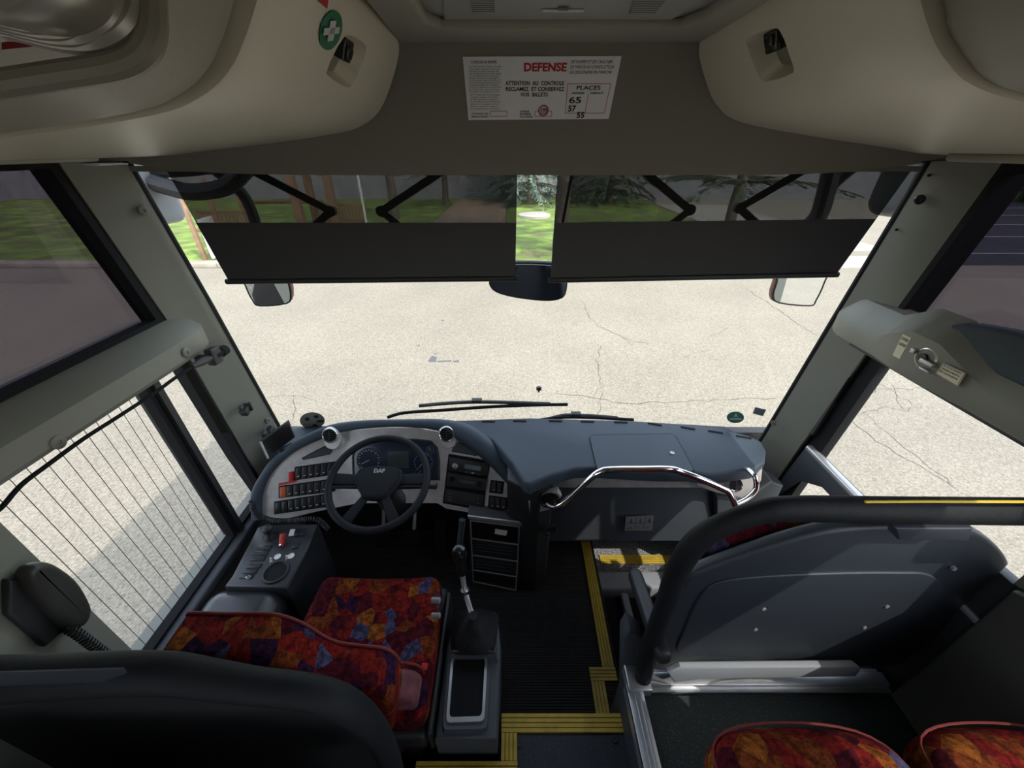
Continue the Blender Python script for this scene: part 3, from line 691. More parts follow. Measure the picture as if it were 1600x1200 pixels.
def latch(pack, outline, lpx, nrm):
    t, P, SF, prof = pack; nrm = Vector(nrm).normalized()
    rim = [SF(a, b)+nrm*.0015 for a, b in sp2(outline, 4, True)]; c = sum(rim, Vector())/len(rim)
    body = [o for o in t.children if o.name.startswith('body')][0]
    n = len(rim); dv_ = Vector((nrm.x*.75, .35, nrm.z*.6)).normalized()
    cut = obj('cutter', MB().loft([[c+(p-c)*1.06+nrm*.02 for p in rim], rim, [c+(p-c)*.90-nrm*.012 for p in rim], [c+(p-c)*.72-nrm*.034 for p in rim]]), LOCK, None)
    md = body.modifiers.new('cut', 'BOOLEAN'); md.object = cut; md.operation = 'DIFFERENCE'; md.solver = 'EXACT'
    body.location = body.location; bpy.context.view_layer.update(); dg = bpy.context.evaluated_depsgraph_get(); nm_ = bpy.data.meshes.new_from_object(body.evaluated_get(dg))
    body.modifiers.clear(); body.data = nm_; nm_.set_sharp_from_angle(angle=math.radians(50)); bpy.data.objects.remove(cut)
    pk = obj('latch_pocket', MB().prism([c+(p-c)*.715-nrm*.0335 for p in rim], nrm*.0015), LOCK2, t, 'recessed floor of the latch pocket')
    q = SF(*lpx)-nrm*.003; y = Vector((0, 1, 0)); x = y.cross(nrm).normalized()
    mb = MB().obox(q, (.030, .036, .016), x, y, r=.003).obox(q+x*.002+nrm*.009, (.016, .022, .006), x, y, r=.003)
    obj('latch', mb, BLK2, pk)
latch(LL, [(534, 62), (548, 55), (568, 66), (573, 78), (567, 98), (553, 128), (542, 137), (514, 120), (511, 108)], (540, 78), (.9, 0, -.45))
latch(LR, [(1170, 57), (1205, 45), (1220, 50), (1240, 105), (1234, 117), (1205, 126), (1188, 122), (1168, 75)], (1208, 64), (-.9, 0, -.45))
def sticker_disc(pack, pts, m, nrm, name='sticker'):
    pass
# racks behind the lockers
def rack(side, pack):
    P, prof = pack[1], pack[3]; xe = XL+.003 if side < 0 else XR-.003; cx, cz = (-.7 if side < 0 else .78), .10
    def sec(y, k, drop=0): return [Vector((cx+(a-cx)*(k if abs(a-xe) > .03 else 1), y, cz+(b-cz)*k+drop)) for a, b in prof]
    t = thing('luggage_rack', 'dark beige luggage rack behind the locker above the driver with open red-lined end' if side < 0 else 'dark beige luggage rack behind the locker above the entrance door', 'luggage rack', (xe*.6, 0, -.02), 'luggage racks along both sides')
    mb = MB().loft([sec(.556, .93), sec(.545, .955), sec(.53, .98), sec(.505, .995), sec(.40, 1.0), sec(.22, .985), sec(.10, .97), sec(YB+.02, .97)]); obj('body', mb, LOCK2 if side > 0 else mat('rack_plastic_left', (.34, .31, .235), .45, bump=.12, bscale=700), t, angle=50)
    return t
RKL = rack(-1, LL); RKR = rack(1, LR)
def PRF(pack, px, py): return pack[2](px, py)
# first aid disc + red tag on the left locker
SFL = LL[2]
def on_locker(outline, m, name, off, parent, pack=LL, nrm=(.85, 0, -.5), label=None, n=4, closed=True):
    nrm = Vector(nrm).normalized(); P = [pack[2](a, b)+nrm*off for a, b in (sp2(outline, n, True) if n else outline)]
    return obj(name, MB().prism(P, nrm*.0012), m, parent, label)
ell = [(515+17*math.cos(a)+5*math.sin(a)*-1, 46+31*math.sin(a)) for a in [k/10*2*math.pi for k in range(10)]]
fs_ = on_locker(ell, GREEN, 'first_aid_sticker', .001, None); tag(fs_, 'round green sticker with white cross on the driver-side overhead locker', 'sticker')
pc = SFL(515, 46); nn = Vector((.85, 0, -.5)).normalized(); ey_ = (SFL(518, 30)-SFL(511, 62)).normalized(); ey_ = (ey_-nn*ey_.dot(nn)).normalized(); ex_ = ey_.cross(nn).normalized()
hgt = (SFL(518, 30)-SFL(511, 62)).length*1.0; exx = (SFL(527, 48)-SFL(503, 44)); wid = exx.length
crs = MB().obox(pc+nn*.003, (wid*.34, hgt*.95, .0012), ex_, ey_).obox(pc+nn*.003, (wid*.95, hgt*.32, .0012), ex_, ey_)
obj('white_cross', crs, WHITE, fs_)
rt = on_locker([(492, -3), (511, -3), (509, 12)], RED, 'warning_sticker', .001, None, n=0); tag(rt, 'small red triangular sticker above the first aid sign at the top picture edge', 'sticker')
# rounded silver rack end with red lining, at the top left
def at_t(px, py, t): return ray(px, py)*t
lt = .25
e0 = [(-60, 62), (0, 44), (60, 56), (110, 66), (150, 66), (185, 52), (205, 30), (212, 0), (210, -60)]
dk = [(-60, 140), (0, 132), (90, 118), (180, 104), (222, 84), (238, 50), (238, 0), (236, -60)]
ru = thing('rack_end_cover', 'silver grey ribbed rounded cover of the rack opening at the top left corner', 'rack cover', tuple(at_t(120, 30, lt)))
rr = MB(); ra = [at_t(a, b, lt) for a, b in sp2(e0, 5)]; tip = at_t(-60, -60, lt)
for k in range(5):
    f = 1-.055*k; P_ = [tip+(p-tip)*f+Vector((0, -.004*k, -.000)) for p in ra]; rr.tube(P_, .0065, 8)
mbx = MB().prism([tip]+[tip+(p-tip)*.97 for p in ra], Vector((0, -.06, 0)), .01); obj('cover', mbx, mat('silver_plastic', (.42, .40, .34), .3, .4), ru)
obj('rib', rr, mat('silver_plastic', (.42, .40, .34), .3, .4), ru)
rd = MB().tube([at_t(a, b, lt*1.02) for a, b in sp2(dk, 5)], .008, 10); obj('rim', rd, LOCK2, ru)
obj('red_lining', MB().prism([at_t(a, b, lt*1.05) for a, b in [(-60, 38), (0, 34), (60, 50), (110, 62), (130, 70), (60, 72), (0, 78), (-60, 84)]], (0, -.03, .02)), mat('red_cloth', (.22, .012, .01), .9), ru)
# round speaker/air nozzle at the far top right
q = at_t(1600, 35, .36); nz = thing('reading_lamp', 'rounded dark housing at the top right corner of the rack', 'lamp', tuple(q))
obj('housing', MB().lathe(q+Vector((-.0, .03, 0)), (-.6, .1, -.8), [(0, -.03), (.05, -.03), (.052, -.01), (.045, 0), (.02, .006), (0, .004)], 28), LOCK2, nz)
# strip light line under the lockers
sl = MB().obox(at(165, 256, x=-1.12), (.05, .09, .006), r=.002); lm = mat('lamp_lens', (.6, .7, .72), .2); tag(obj('courtesy_lamp', sl, lm), 'small bright lens under the driver-side locker beside the pillar', 'lamp')
# recess band under each locker
for s_, xe in ((-1, XL), (1, XR)):
    struct('trim_%d' % (20 if s_ < 0 else 21), MB().box((xe-.01*s_*-1, .0, -.030), (xe-s_*.16, 1.10, -.012), .008, 2).box((xe-.01, -3.4, -.03), (xe-s_*.13, 0, -.012)), BEIGE, 'narrow ledge under the overhead locker')

# ================================================================== roof hatch
rh = thing('roof_hatch', 'off-white roof hatch with speaker grilles and black pull tab at the top centre', 'roof hatch', (.07, .85, .2))
def zc(px, py, z): return at(px, py, z=z)
fr = [(560, -10), (624, 70), (1092, 70), (1228, -12), (1165, -12), (1098, 33), (1060, 47), (690, 47), (668, 38), (640, -12)]
mb = MB().prism([zc(a, b, .186) for a, b in fr], (0, 0, .02), .008); obj('frame', mb, BEIGE, rh)
pn = [(636, -40), (668, 38), (690, 47), (1060, 47), (1098, 33), (1200, -40)]
obj('panel', MB().prism([zc(a, b, .205) for a, b in pn], (0, 0, .012), .004), HATCH, rh)
obj('inner_lid', MB().prism([zc(a, b, .200) for a, b in [(690, -40), (694, 34), (706, 42), (1030, 42), (1060, 26), (1130, -40)]], (0, 0, .006), .003), HATCH, rh)
for k, o_ in enumerate(([(733, -10), (770, -10), (773, 20), (738, 20)], [(995, -10), (1050, -10), (1022, 22), (983, 22)])):
    P = [zc(a, b, .1985) for a, b in o_]; g = obj('speaker_grille', MB().prism(P, (0, 0, .003)), mat('grille_grey', (.14, .14, .13), .7), rh)
    sl = MB()
    for j in range(9):
        f = (j+.5)/9; a_ = P[0].lerp(P[3], f); b_ = P[1].lerp(P[2], f); sl.tube([a_, b_], .0012, 6)
    obj('slat', sl, HATCH, g)
q = zc(880, 14, .197); obj('pull_tab', MB().obox(q, (.018, .008, .003), r=.001), BEIGE_D, rh)
q = zc(880, 17, .1975); obj('handle_plate', MB().obox(q, (.07, .006, .002)), DULLW, rh)

# ================================================================== notice on the band
S = lambda a, b: hit(a, b, HDR)
tl, tr_, br_, bl = S(723, 88), S(971, 87), S(951, 185), S(732, 187)
up_ = Vector((0, -.63, 1)).normalized(); ex = Vector((1, 0, 0)); nr = ex.cross(up_)
pl_ = thing('notice_sign', 'white french passenger notice with red and black print stuck above the windscreen', 'sign', tuple(bl))
obj('sheet', MB().prism([bl+nr*.001, br_+nr*.001, tr_+nr*.001, tl+nr*.001], nr*.001), DULLW, pl_)
kt = MB(); rtx = MB(); sm_ = MB()
ppm = (tr_-tl).length/248
def sg(mb, text, px, py, h_, w_=None, bold=0, shear=0, dx=0):
    o = S(px, py)+nr*.0022; ww = None
    if w_: ww = (S(px+w_, py)-S(px, py)).length
    glyphs(mb, text, o, ex, up_, h_*ppm*1.5, ww, bold=bold, shear=shear)
sg(rtx, 'DEFENSE', 818, 110, 10.5, 66, .035)
sg(kt, 'DE FUMER ET DE CRACHER', 891, 98, 4, 65, 0, .25); sg(kt, 'DE PARLER AU CONDUCTEUR', 890, 106, 4, 68, 0, .25); sg(kt, 'DE DESCENDRE EN MARCHE', 889, 114, 4, 66, 0, .25)
sg(kt, 'ATTENTION  AU  CONTROLE', 790, 132, 5.5, 91, .02); sg(kt, 'RECLAMEZ  ET CONSERVEZ', 790, 141, 5.5, 91, .02); sg(kt, 'VOS  BILLETS', 813, 149.5, 5.5, 43, .02)
sg(kt, 'PLACES', 900, 139, 5.5, 37, .02); sg(kt, 'ASSISES', 893, 146, 3, 20, .02); sg(kt, 'DEBOUT', 922, 146, 3, 20, .02)
sg(kt, '65', 888, 160, 9, 19, .02); sg(kt, '57', 887, 173, 9, 12, .03); sg(kt, '55', 900, 183, 9, 12, .03)
sg(kt, 'CODE DE LA ROUTE', 736, 98, 3.4, 40, .02)
sg(kt, 'CHARGES DES', 737, 178, 2.6, 26, .02); sg(kt, 'MESSAGERIES', 737, 182.5, 2.6, 26, .02)
sg(kt, 'VITESSE', 812, 174.5, 2.6, 15, .02); sg(kt, 'MAXIMUM', 812, 178.5, 2.6, 17, .02); sg(kt, 'AUTORISEE', 812, 182.8, 2.6, 20, .02)
sg(kt, '100', 843, 172, 4.5, 12, .03); sg(kt, 'km/h', 844, 177, 3, 10, .02)
body = ['Art. 40 Indications, Dimens. et tarifs', 'Aucun objet ou animal ne peut etre', 'transporte en vehicule sans que cela', 'soit permis par la loi et les usages', 'qui sont affiches dans le vehicule et', 'l\'autorisation de la compagnie', 'Conformement aux articles de la loi', 'et aux arretes prefectoraux sur les', 'transports publics de voyageurs', 'qui sont en vigueur sur le parcours', 'les infractions sont punies par', 'les peines prevues par la loi']
for k, s_ in enumerate(body): sg(kt, s_, 733, 104+k*3.55, 2.1, 50-(k % 3)*2)
for k, s_ in enumerate(['Art. 74 Reparation des Dommages', 'a chaque voyageur il est delivre', 'un billet qui doit etre conserve', 'et presente a tout controle des', 'agents de la compagnie. En cas', 'd\'absence de billet le voyageur', 'devra payer le prix du parcours']): sg(kt, s_, 735, 148+k*3.6, 2.1, 46-(k % 3)*2)
def ln(mb, a, b, w_=.9):
    p, q = S(*a)+nr*.0022, S(*b)+nr*.0022; d = (q-p).normalized().cross(nr)*w_*ppm/2; mb.add([p-d, q-d, q+d, p+d], [(0, 1, 2, 3)])
for a, b in (((887, 130), (954, 130)), ((954, 130), (944, 176)), ((944, 176), (883, 176)), ((883, 176), (887, 130)), ((919, 146), (914, 176)), ((766, 173), (792, 173)), ((792, 173), (792, 181)), ((792, 181), (766, 181)), ((766, 181), (766, 173)), ((836, 173), (862, 173)), ((862, 173), (862, 181)), ((862, 181), (836, 181)), ((836, 181), (836, 173))): ln(rtx, a, b)
rc = S(849, 172); rtx.torus(rc+nr*.002, nr, 8.2*ppm, 1.1*ppm, 28, 6)
obj('lettering_black', kt, INK, pl_); obj('lettering_red', rtx, RED, pl_)

# ================================================================== sun blinds
def BL(x, z): return 1.240+.11*(-.06-z)
def blind(x0t, x0b, x1t, x1b, fold_py, bot, lab, arms):
    t = thing('sun_blind', lab, 'sun blind', tuple(hit((x0b+x1b)/2, bot[0], BL)), 'roller blinds on the windscreen')
    def quad(ya, yb):
        # ya, yb = lists of (left px, py),(right px, py)
        rows = []
        for k in range(5):
            f = k/4; rw = []
            for j in range(17):
                g = j/16; a = (ya[0][0]+(yb[0][0]-ya[0][0])*f, ya[0][1]+(yb[0][1]-ya[0][1])*f); b = (ya[1][0]+(yb[1][0]-ya[1][0])*f, ya[1][1]+(yb[1][1]-ya[1][1])*f)
                p = hit(a[0]+(b[0]-a[0])*g, a[1]+(b[1]-a[1])*g, BL); p.y += .0016*math.sin(g*23+f); rw.append(p)
            rows.append(rw)
        return rows
    def edge(x0, x1, y0, y1, y): return x0+(x1-x0)*(y-y0)/(y1-y0)
    yt = 262; L = lambda y: edge(x0t, x0b, 275, bot[0], y); R = lambda y: edge(x1t, x1b, 275, bot[1], y)
    a = ((L(yt), yt), (R(yt), yt)); b = ((L(fold_py[0]), fold_py[0]), (R(fold_py[1]), fold_py[1])); c = ((L(bot[0]-4), bot[0]-4), (R(bot[1]-4), bot[1]-4))
    obj('net_panel', MB().slab(quad(a, b), (0, .0012, 0)), NET, t, 'dark see-through net panel')
    obj('cloth_panel', MB().slab(quad(b, c), (0, .002, 0)), BLIND, t, 'opaque black cloth panel')
    p, q = hit(L(bot[0])-4, bot[0]-1, BL), hit(R(bot[1])+4, bot[1]-1, BL)
    obj('bottom_bar', MB().tube([p, q], .009, 10), BLK, t)
    for arm in arms:
        P = [hit(a_, b_, lambda x, z: BL(x, z)+.025) for a_, b_ in arm]
        am = MB()
        for u_, v_ in zip(P, P[1:]):
            d = (v_-u_); am.obox((u_+v_)/2, (d.length+.02, .006, .022), d, Vector((0, 1, .1)), r=.002)
        am.cyl(P[1]-Vector((0, .006, 0)), (0, 1, 0), .016, .014, 16); obj('folding_arm', am, BLK, t)
    return t
blind(265, 358, 808, 805, (348, 348), (441, 436), 'dark roller blind on the driver side half of the windscreen', [[(400, 270), (517, 330), (470, 372)], [(690, 268), (596, 330), (640, 366)]])
blind(871, 860, 1417, 1305, (348, 342), (439, 430), 'dark roller blind on the entrance side half of the windscreen', [[(1006, 268), (1078, 328), (1030, 365)], [(1250, 270), (1155, 325), (1185, 352)]])

# ================================================================== mirrors
im = thing('interior_mirror', 'wide dark-framed rear view mirror hanging between the two blinds', 'mirror', tuple(at(826, 440, y=1.26)))
ol = [(764, 440), (768, 416), (808, 411), (868, 413), (882, 418), (887, 440), (884, 461), (874, 469), (850, 471), (806, 466), (775, 458), (765, 448)]
IM = lambda x, z: 1.315-.25*(z+.36)
P = [hit(a, b, IM) for a, b in sp2(ol, 3, True)]; nm = Vector((0, -1, -.25)).normalized(); nm = Vector((0, -1, -.25)).normalized()
obj('housing', MB().prism([p-nm*.001 for p in P], -nm*.022, .006), BLK, im)
c = sum(P, Vector())/len(P); obj('mirror_glass', MB().prism([c+(p-c)*.95+nm*.0005 for p in P], nm*.002), MIRR, im)
obj('mount', MB().tube([c-nm*.015, c+Vector((.078, .01, .02)), Vector((c.x+.12, 1.295, -.03))], .005, 8), BLK, im)
def ext_mirror(ol, tilt, yaw, lab, stem, glassoff=.92):
    base = at(*ol[0], y=1.72)
    PL = lambda x, z: 1.72+tilt*(z+.5)+yaw*(x-base.x)
    P = [hit(a, b, PL) for a, b in sp2(ol, 3, True)]; n_ = Vector((yaw, -1, tilt)).normalized(); c = sum(P, Vector())/len(P)
    t = thing('exterior_mirror', lab, 'mirror', tuple(c), 'wing mirrors outside the windscreen')
    obj('housing', MB().prism([p-n_*.001 for p in P], -n_*.05, .015), mat('mirror_shell', (.10, .02, .02), .4), t)
    obj('mirror_glass', MB().prism([c+(p-c)*glassoff+n_*.001 for p in P], n_*.002), MIRR, t)
    obj('mirror_rim', MB().tube([c+(p-c)*(glassoff+.03)+n_*.001 for p in P], .004, 6, closed=True), BLKR, t)
    s0 = c+Vector((0, .03, .05)); sg_ = -1 if c.x < 0 else 1
    obj('arm', MB().tube(smooth_path([s0, c+Vector((0, .05, .35)), Vector((stem, 1.66, -.02)), Vector((stem*.95, 1.55, .22))], 6), .022, 10), BLK, t)
    return t
ext_mirror([(368, 400), (440, 398), (452, 440), (456, 463), (449, 475), (405, 479), (394, 470), (383, 448)], -.25, .12, 'small wing mirror showing grey asphalt below the driver side blind', -1.15)
ext_mirror([(1222, 400), (1300, 398), (1290, 440), (1276, 470), (1266, 479), (1215, 474), (1206, 462), (1212, 440)], .05, -.20, 'small wing mirror showing a silver stripe below the entrance side blind', 1.30)
def big_mirror(P0, size, lab, ribs, ang, m):
    t = thing('wing_mirror_housing', lab, 'mirror', tuple(P0), 'large wing mirror housings')
    exv = Vector((math.cos(ang), math.sin(ang), 0)); eyv = Vector((-math.sin(ang), math.cos(ang), 0))
    obj('housing', MB().obox(P0, size, exv, eyv, Vector((0, 0, 1)), r=min(size)*.42, seg=5), m, t, angle=60)
    if ribs:
        rb = MB()
        for k in range(6):
            x = (k-2.5)*size[0]/7; rb.obox(P0+exv*x-eyv*size[1]*.48, (.006, .012, size[2]*.85), exv, eyv, Vector((0, 0, 1)), r=.002)
        obj('rib', rb, BLK, t)
    obj('arm', MB().tube(smooth_path([P0+Vector((0, 0, size[2]*.2)), P0+Vector((-.35*(1 if P0.x > 0 else -1), .05, .10)), P0+Vector((-.5*(1 if P0.x > 0 else -1), -.12, .35))], 6), .028, 10), BLK, t)
big_mirror(at(233, 292, y=1.62), (.085, .16, .26), 'pale grey wing mirror housing outside the driver side pillar', False, -.2, mat('grey_shell', (.35, .37, .40), .35))
big_mirror(at(1412, 282, y=1.58), (.13, .14, .24), 'dark ribbed wing mirror housing outside the entrance side pillar', True, .2, mat('dark_shell', (.09, .095, .10), .4))
# curved black mirror brackets outside
for sdx, pts, lab in ((-1, [(385, 262), (352, 292), (300, 300), (262, 292), (240, 285)], 'curved black mirror bracket outside the driver side of the windscreen'), (1, [(1300, 262), (1282, 330), (1265, 352)], 'black upright bracket outside the entrance side of the windscreen')):
    P = [at(a, b, y=1.60) for a, b in pts]; tag(obj('mirror_bracket', MB().tube(smooth_path(P, 5), .030, 10), BLK), lab, 'bracket')

# ================================================================== wipers, nozzle, windscreen stickers
GO = lambda x, z: GLS(x, z)+.05
def wiper(bl_, arm, lab, extra=None):
    P = [hit(a, b, GO) for a, b in bl_]; t = thing('wiper', lab, 'wiper', tuple(P[-1]), 'windscreen wipers')
    obj('blade', MB().tube(smooth_path(P, 4), .008, 6), BLKR, t); obj('arm', MB().tube(smooth_path([hit(a, b, lambda x, z: GO(x, z)+.012) for a, b in arm], 4), .009, 8), BLK, t)
    c = hit(arm[len(arm)//2][0], arm[len(arm)//2][1]-2, GO); obj('joint', MB().obox(c, (.05, .03, .018), r=.006), BLK, t)
wiper([(606, 652), (632, 645), (690, 641), (760, 636), (830, 633), (887, 632)], [(655, 634), (700, 630), (745, 628), (800, 629), (860, 631)], 'long black wiper lying across the windscreen above the steering wheel')
wiper([(830, 658), (880, 652), (935, 653), (990, 656)], [(855, 655), (880, 649), (900, 649), (930, 650), (965, 653)], 'black wiper blade resting along the passenger edge of the dashboard')
q = hit(842, 609, GO); nzz = MB().lathe(q, (0, .2, 1), [(0, .018), (.012, .014), (.013, 0), (.005, -.004), (.004, -.012), (0, -.012)], 14); tag(obj('antenna_knob', nzz, BLK), 'tiny black rounded knob outside, above the wiper tip', 'knob')
def scr_sticker(outline, m, lab, name='windscreen_sticker'):
    P = [hit(a, b, lambda x, z: GLS(x, z)-.002) for a, b in outline]; return tag(obj(name, MB().prism(P, (0, -.0008, 0)), m), lab, 'sticker', 'stickers on the windscreen')
cir = lambda cx, cy, rx, ry, n=24: [(cx+rx*math.cos(k/n*2*math.pi), cy+ry*math.sin(k/n*2*math.pi)) for k in range(n)]
s1 = scr_sticker(cir(488, 657, 19.5, 13), mat('sticker_back', (.16, .155, .14), .6), 'round grey inspection sticker in the lower driver side corner of the windscreen')
mk = MB()
for (a, b, rx, ry) in ((480, 655, 4, 3), (494, 651, 4, 2.5), (500, 658, 6, 2), (492, 665, 4, 2.5)): mk.prism([hit(u_, v_, lambda x, z: GLS(x, z)-.004) for u_, v_ in cir(a, b, rx, ry, 10)], (0, -.0005, 0))
obj('print', mk, INK, s1)
s2 = scr_sticker(cir(1149, 652, 13.5, 9), mat('eco_green', (.02, .12, .085), .5), 'round dark green sticker in the lower entrance side corner of the windscreen')
gp = MB(); hg = lambda a, b, d=.004: hit(a, b, lambda x, z: GLS(x, z)-d)
gp.prism([hg(a, b) for a, b in ((1140, 653), (1158, 653), (1159, 656), (1140, 656))], (0, -.0005, 0)); gp.prism([hg(a, b) for a, b in ((1146, 651), (1150, 645), (1153, 651))], (0, -.0005, 0)); obj('print', gp, PADG, s2)
s3 = scr_sticker([(1180, 636), (1197, 640), (1192, 650), (1176, 646)], mat('badge_grey', (.11, .12, .15), .5), 'small square grey sticker above the round green one')
obj('label_rim', MB().tube([hg(a, b) for a, b in ((1180, 636), (1197, 640), (1192, 650), (1176, 646))], .0012, 5, closed=True), DULLW, s3)
# ------------------------------------------------------------------ part two follows
# ================================================================== dashboard
def FAS(x, z): return 1.39+.65*(z+1.10)-.25*max(0, abs(x+.50)-.25)
NF = Vector((0, -.84, .54))
def F(px, py, off=0): return hit(px, py, FAS)+NF*off
def fprism(mb, outline, off, th, bevel=0, n=0):
    P = [F(a, b, off) for a, b in (sp2(outline, n, True) if n else outline)]
    return mb.prism(P, NF*th, bevel, 2)
dash = thing('dashboard', 'curved bus dashboard with brushed metal driver fascia and blue-black padded top', 'dashboard', (0, 1.25, -1.2))
# driver fascia
top = [(404, 806), (408, 775), (422, 742), (445, 715), (475, 697), (510, 683), (545, 673), (600, 668), (650, 668), (690, 676), (720, 690), (750, 712), (785, 748), (818, 785), (822, 800)]
bot = [(404, 812), (440, 812), (505, 797), (560, 786), (686, 786), (694, 794), (740, 802), (822, 812)]
rows = []; NC = 60
for k in range(9):
    rw = []
    for j in range(NC+1):
        px = 404+(822-404)*j/NC; a = lerp_poly(top, px); b = lerp_poly(bot, px); rw.append(F(px, a+(b-a)*k/8))
    rows.append(rw)
obj('fascia', MB().slab(rows, (0, .03, -.02)), SILV, dash, 'brushed silver metal fascia')
# hood: padded arc
def hood(name, inner, outer, m, off=.01, rk=.5):
    A = sp2(inner, 6); B = sp2(outer, 6); pth = []; rs = []
    for k in range(len(A)):
        f = k/(len(A)-1); a = A[k]; b = B[min(len(B)-1, int(round(f*(len(B)-1))))]
        p, q = F(*a, off), F(*b, off); pth.append((p+q)/2); rs.append(max(.010, (p-q).length*rk))
    return obj(name, MB().tube(pth, rs, 14, sy=.9), m, dash)
inn = [(412, 812), (410, 778), (424, 744), (447, 716), (478, 697), (520, 680), (560, 671), (620, 667), (680, 671), (715, 685), (752, 713), (788, 750), (824, 792)]
out = [(396, 808), (398, 766), (411, 738), (431, 713), (468, 686), (512, 665), (560, 657), (620, 655), (690, 656), (738, 668), (778, 697), (806, 733), (838, 775)]
hood('hood', inn, out, PAD)
# top slab behind the hood up to the glass
def TOPZ(a, b, z=-1.118): return at(a, b, z=z)
tp = [(-1.06, 1.25), (-1.05, 1.39)]+[(x, min(GLS(x, -1.12)-.012, 1.50)) for x in [-1.0+.2*k for k in range(11)]]+[(1.05, 1.36), (1.04, 1.22), (.1, 1.22), (.02, 1.36), (-.2, 1.44), (-.75, 1.43), (-.98, 1.33)]
obj('base_top', MB().prism([Vector((a, b, -1.15)) for a, b in tp], (0, 0, .03)), PAD, dash)
# passenger side padded top
pt = [(700, 657), (745, 655), (828, 652), (905, 654), (980, 656), (1060, 661), (1120, 669), (1168, 679), (1190, 689), (1198, 704), (1196, 722), (1180, 732), (1110, 742), (1083, 737), (1030, 737), (924, 731), (899, 732), (862, 742), (828, 757), (818, 752), (800, 722), (770, 688), (735, 667)]
P = [TOPZ(a, b, -1.10) for a, b in pt]
obj('top_pad', MB().prism([p-Vector((0, 0, .062)) for p in P], (0, 0, .062), .012, 3), PAD, dash, 'padded dark blue-grey top shelf')
# storage lid
ld = [(921, 684), (926, 680), (1046, 678), (1055, 681), (1070, 708), (1084, 735), (1078, 738), (934, 735), (932, 730)]
lp = obj('storage_lid', MB().prism([TOPZ(a, b, -1.0995) for a, b in ld], (0, 0, .0028), .001, 1), PAD, dash)
obj('lid_gap', MB().tube([TOPZ(a, b, -1.0985) for a, b in ld], .0022, 6, closed=True), BLKR, dash)
q = TOPZ(1050, 708, -1.096); obj('lock', MB().lathe(q, (0, 0, 1), [(0, 0), (.009, 0), (.009, .003), (.006, .004), (.004, .003), (0, .003)], 18), STEEL, lp)
# defroster slots along the glass
for k, (a, b) in enumerate(((763, 659), (812, 658), (868, 658), (918, 659), (970, 660), (1023, 663), (1075, 669), (1118, 675), (1162, 683))):
    p = TOPZ(a, b, -1.0995); d = (TOPZ(a+10, b+(.2 if a < 980 else 1.6), -1.0995)-p).normalized(); sl = MB().obox(p, (.062, .012, .004), d, Vector((-d.y, d.x, 0)), r=.0015)
    g = obj('defroster_slot', sl, BLKR, dash)
# front of the passenger side: band, knee panel
def xprism(name, sec, x0, x1, m, bevel=.004, lab=None, parent=dash): return obj(name, MB().prism([Vector((x0, a, b)) for a, b in sec], (x1-x0, 0, 0), bevel, 2), m, parent, lab)
xprism('metal_band', [(1.175, -1.155), (1.185, -1.245), (1.23, -1.275), (1.34, -1.275), (1.34, -1.155)], .10, 1.0, SILV, lab='grey metal-look band under the padded top')
xprism('knee_panel', [(1.235, -1.27), (1.20, -1.62), (1.23, -1.64), (1.5, -1.64), (1.5, -1.27)], .10, 1.08, CONS, lab='dark lower panel over the step well')
xprism('driver_bulkhead', [(1.40, -1.30), (1.44, -1.86), (1.49, -1.86), (1.49, -1.15), (1.44, -1.15)], -1.13, .10, BLK)
# rounded end cap with vent at the entrance side
ec = [(1111, 750), (1180, 741), (1193, 732), (1191, 752), (1178, 772), (1160, 780), (1120, 772), (1085, 760), (1090, 748)]
def EC(x, z): return 1.165+.1*(z+1.15)
obj('end_cap', MB().prism([hit(a, b, EC) for a, b in ec], (0, .10, 0), .012, 3), SILV, dash, 'silver curved end piece at the entrance side')
obj('kick_panel', MB().prism([hit(a, b, lambda x, z: 1.19) for a, b in [(1120, 776), (1165, 778), (1205, 752), (1225, 760), (1180, 850), (1120, 860)]], (0, .08, 0), .01), CONS, dash)
def vent(c, n_, r, nm='air_vent', m=CHROME):
    n_ = Vector(n_).normalized(); v = obj(nm, MB().lathe(c-n_*.03, n_, [(0, 0), (r*1.25, 0), (r*1.22, .026), (r*1.05, .036), (r*.98, .034), (r*.92, .022), (0, .020)], 28), SILV, dash)
    obj('ring', MB().torus(c+n_*.004, n_, r*1.0, r*.09, 28, 8), m, v); sl = MB(); x = n_.orthogonal().normalized() if abs(n_.x) > .5 else Vector((1, 0, 0)); y = n_.cross(x)
    obj('grille', MB().lathe(c-n_*.006, n_, [(0, 0), (r*.93, 0), (r*.9, .004), (0, .006)], 24), BLKR, v)
    for k in range(-2, 3):
        h_ = math.sqrt(max(0, 1-(k*.33)**2))*r*1.6; sl.obox(c+y*(k*r*.33)+n_*.003, (h_, r*.08, r*.14), x, y, n_)
    sl.obox(c+n_*.006, (r*.1, r*1.5, r*.1), x, y, n_); obj('slat', sl, BLK, v)
vent(F(521, 679, .035), NF+Vector((.1, 0, -.1)), .030); vent(F(700, 677, .035), NF+Vector((-.05, 0, -.1)), .032)
for (a, b) in ((521, 679), (700, 677)): obj('vent_stalk', MB().lathe(F(a+2, b+10, -.02), (NF+Vector((0, 0, .1))), [(.050, 0), (.040, .02), (.036, .045), (0, .046)], 24), SILV, dash)
vent(hit(1145, 754, EC)+Vector((0, -.018, .006)), (-.1, -.85, .5), .026)
# triangular trays
for o_ in ([(472, 716), (514, 694), (519, 705), (516, 709), (474, 718)], [(706, 705), (711, 692), (718, 691), (748, 708), (745, 712)]):
    tr = fprism(MB(), o_, .0005, .0015, 0); tt = obj('corner_tray', tr, CONS, dash); obj('tray_rim', MB().tube([F(a, b, .002) for a, b in o_], .0022, 6, closed=True), BLK, tt)
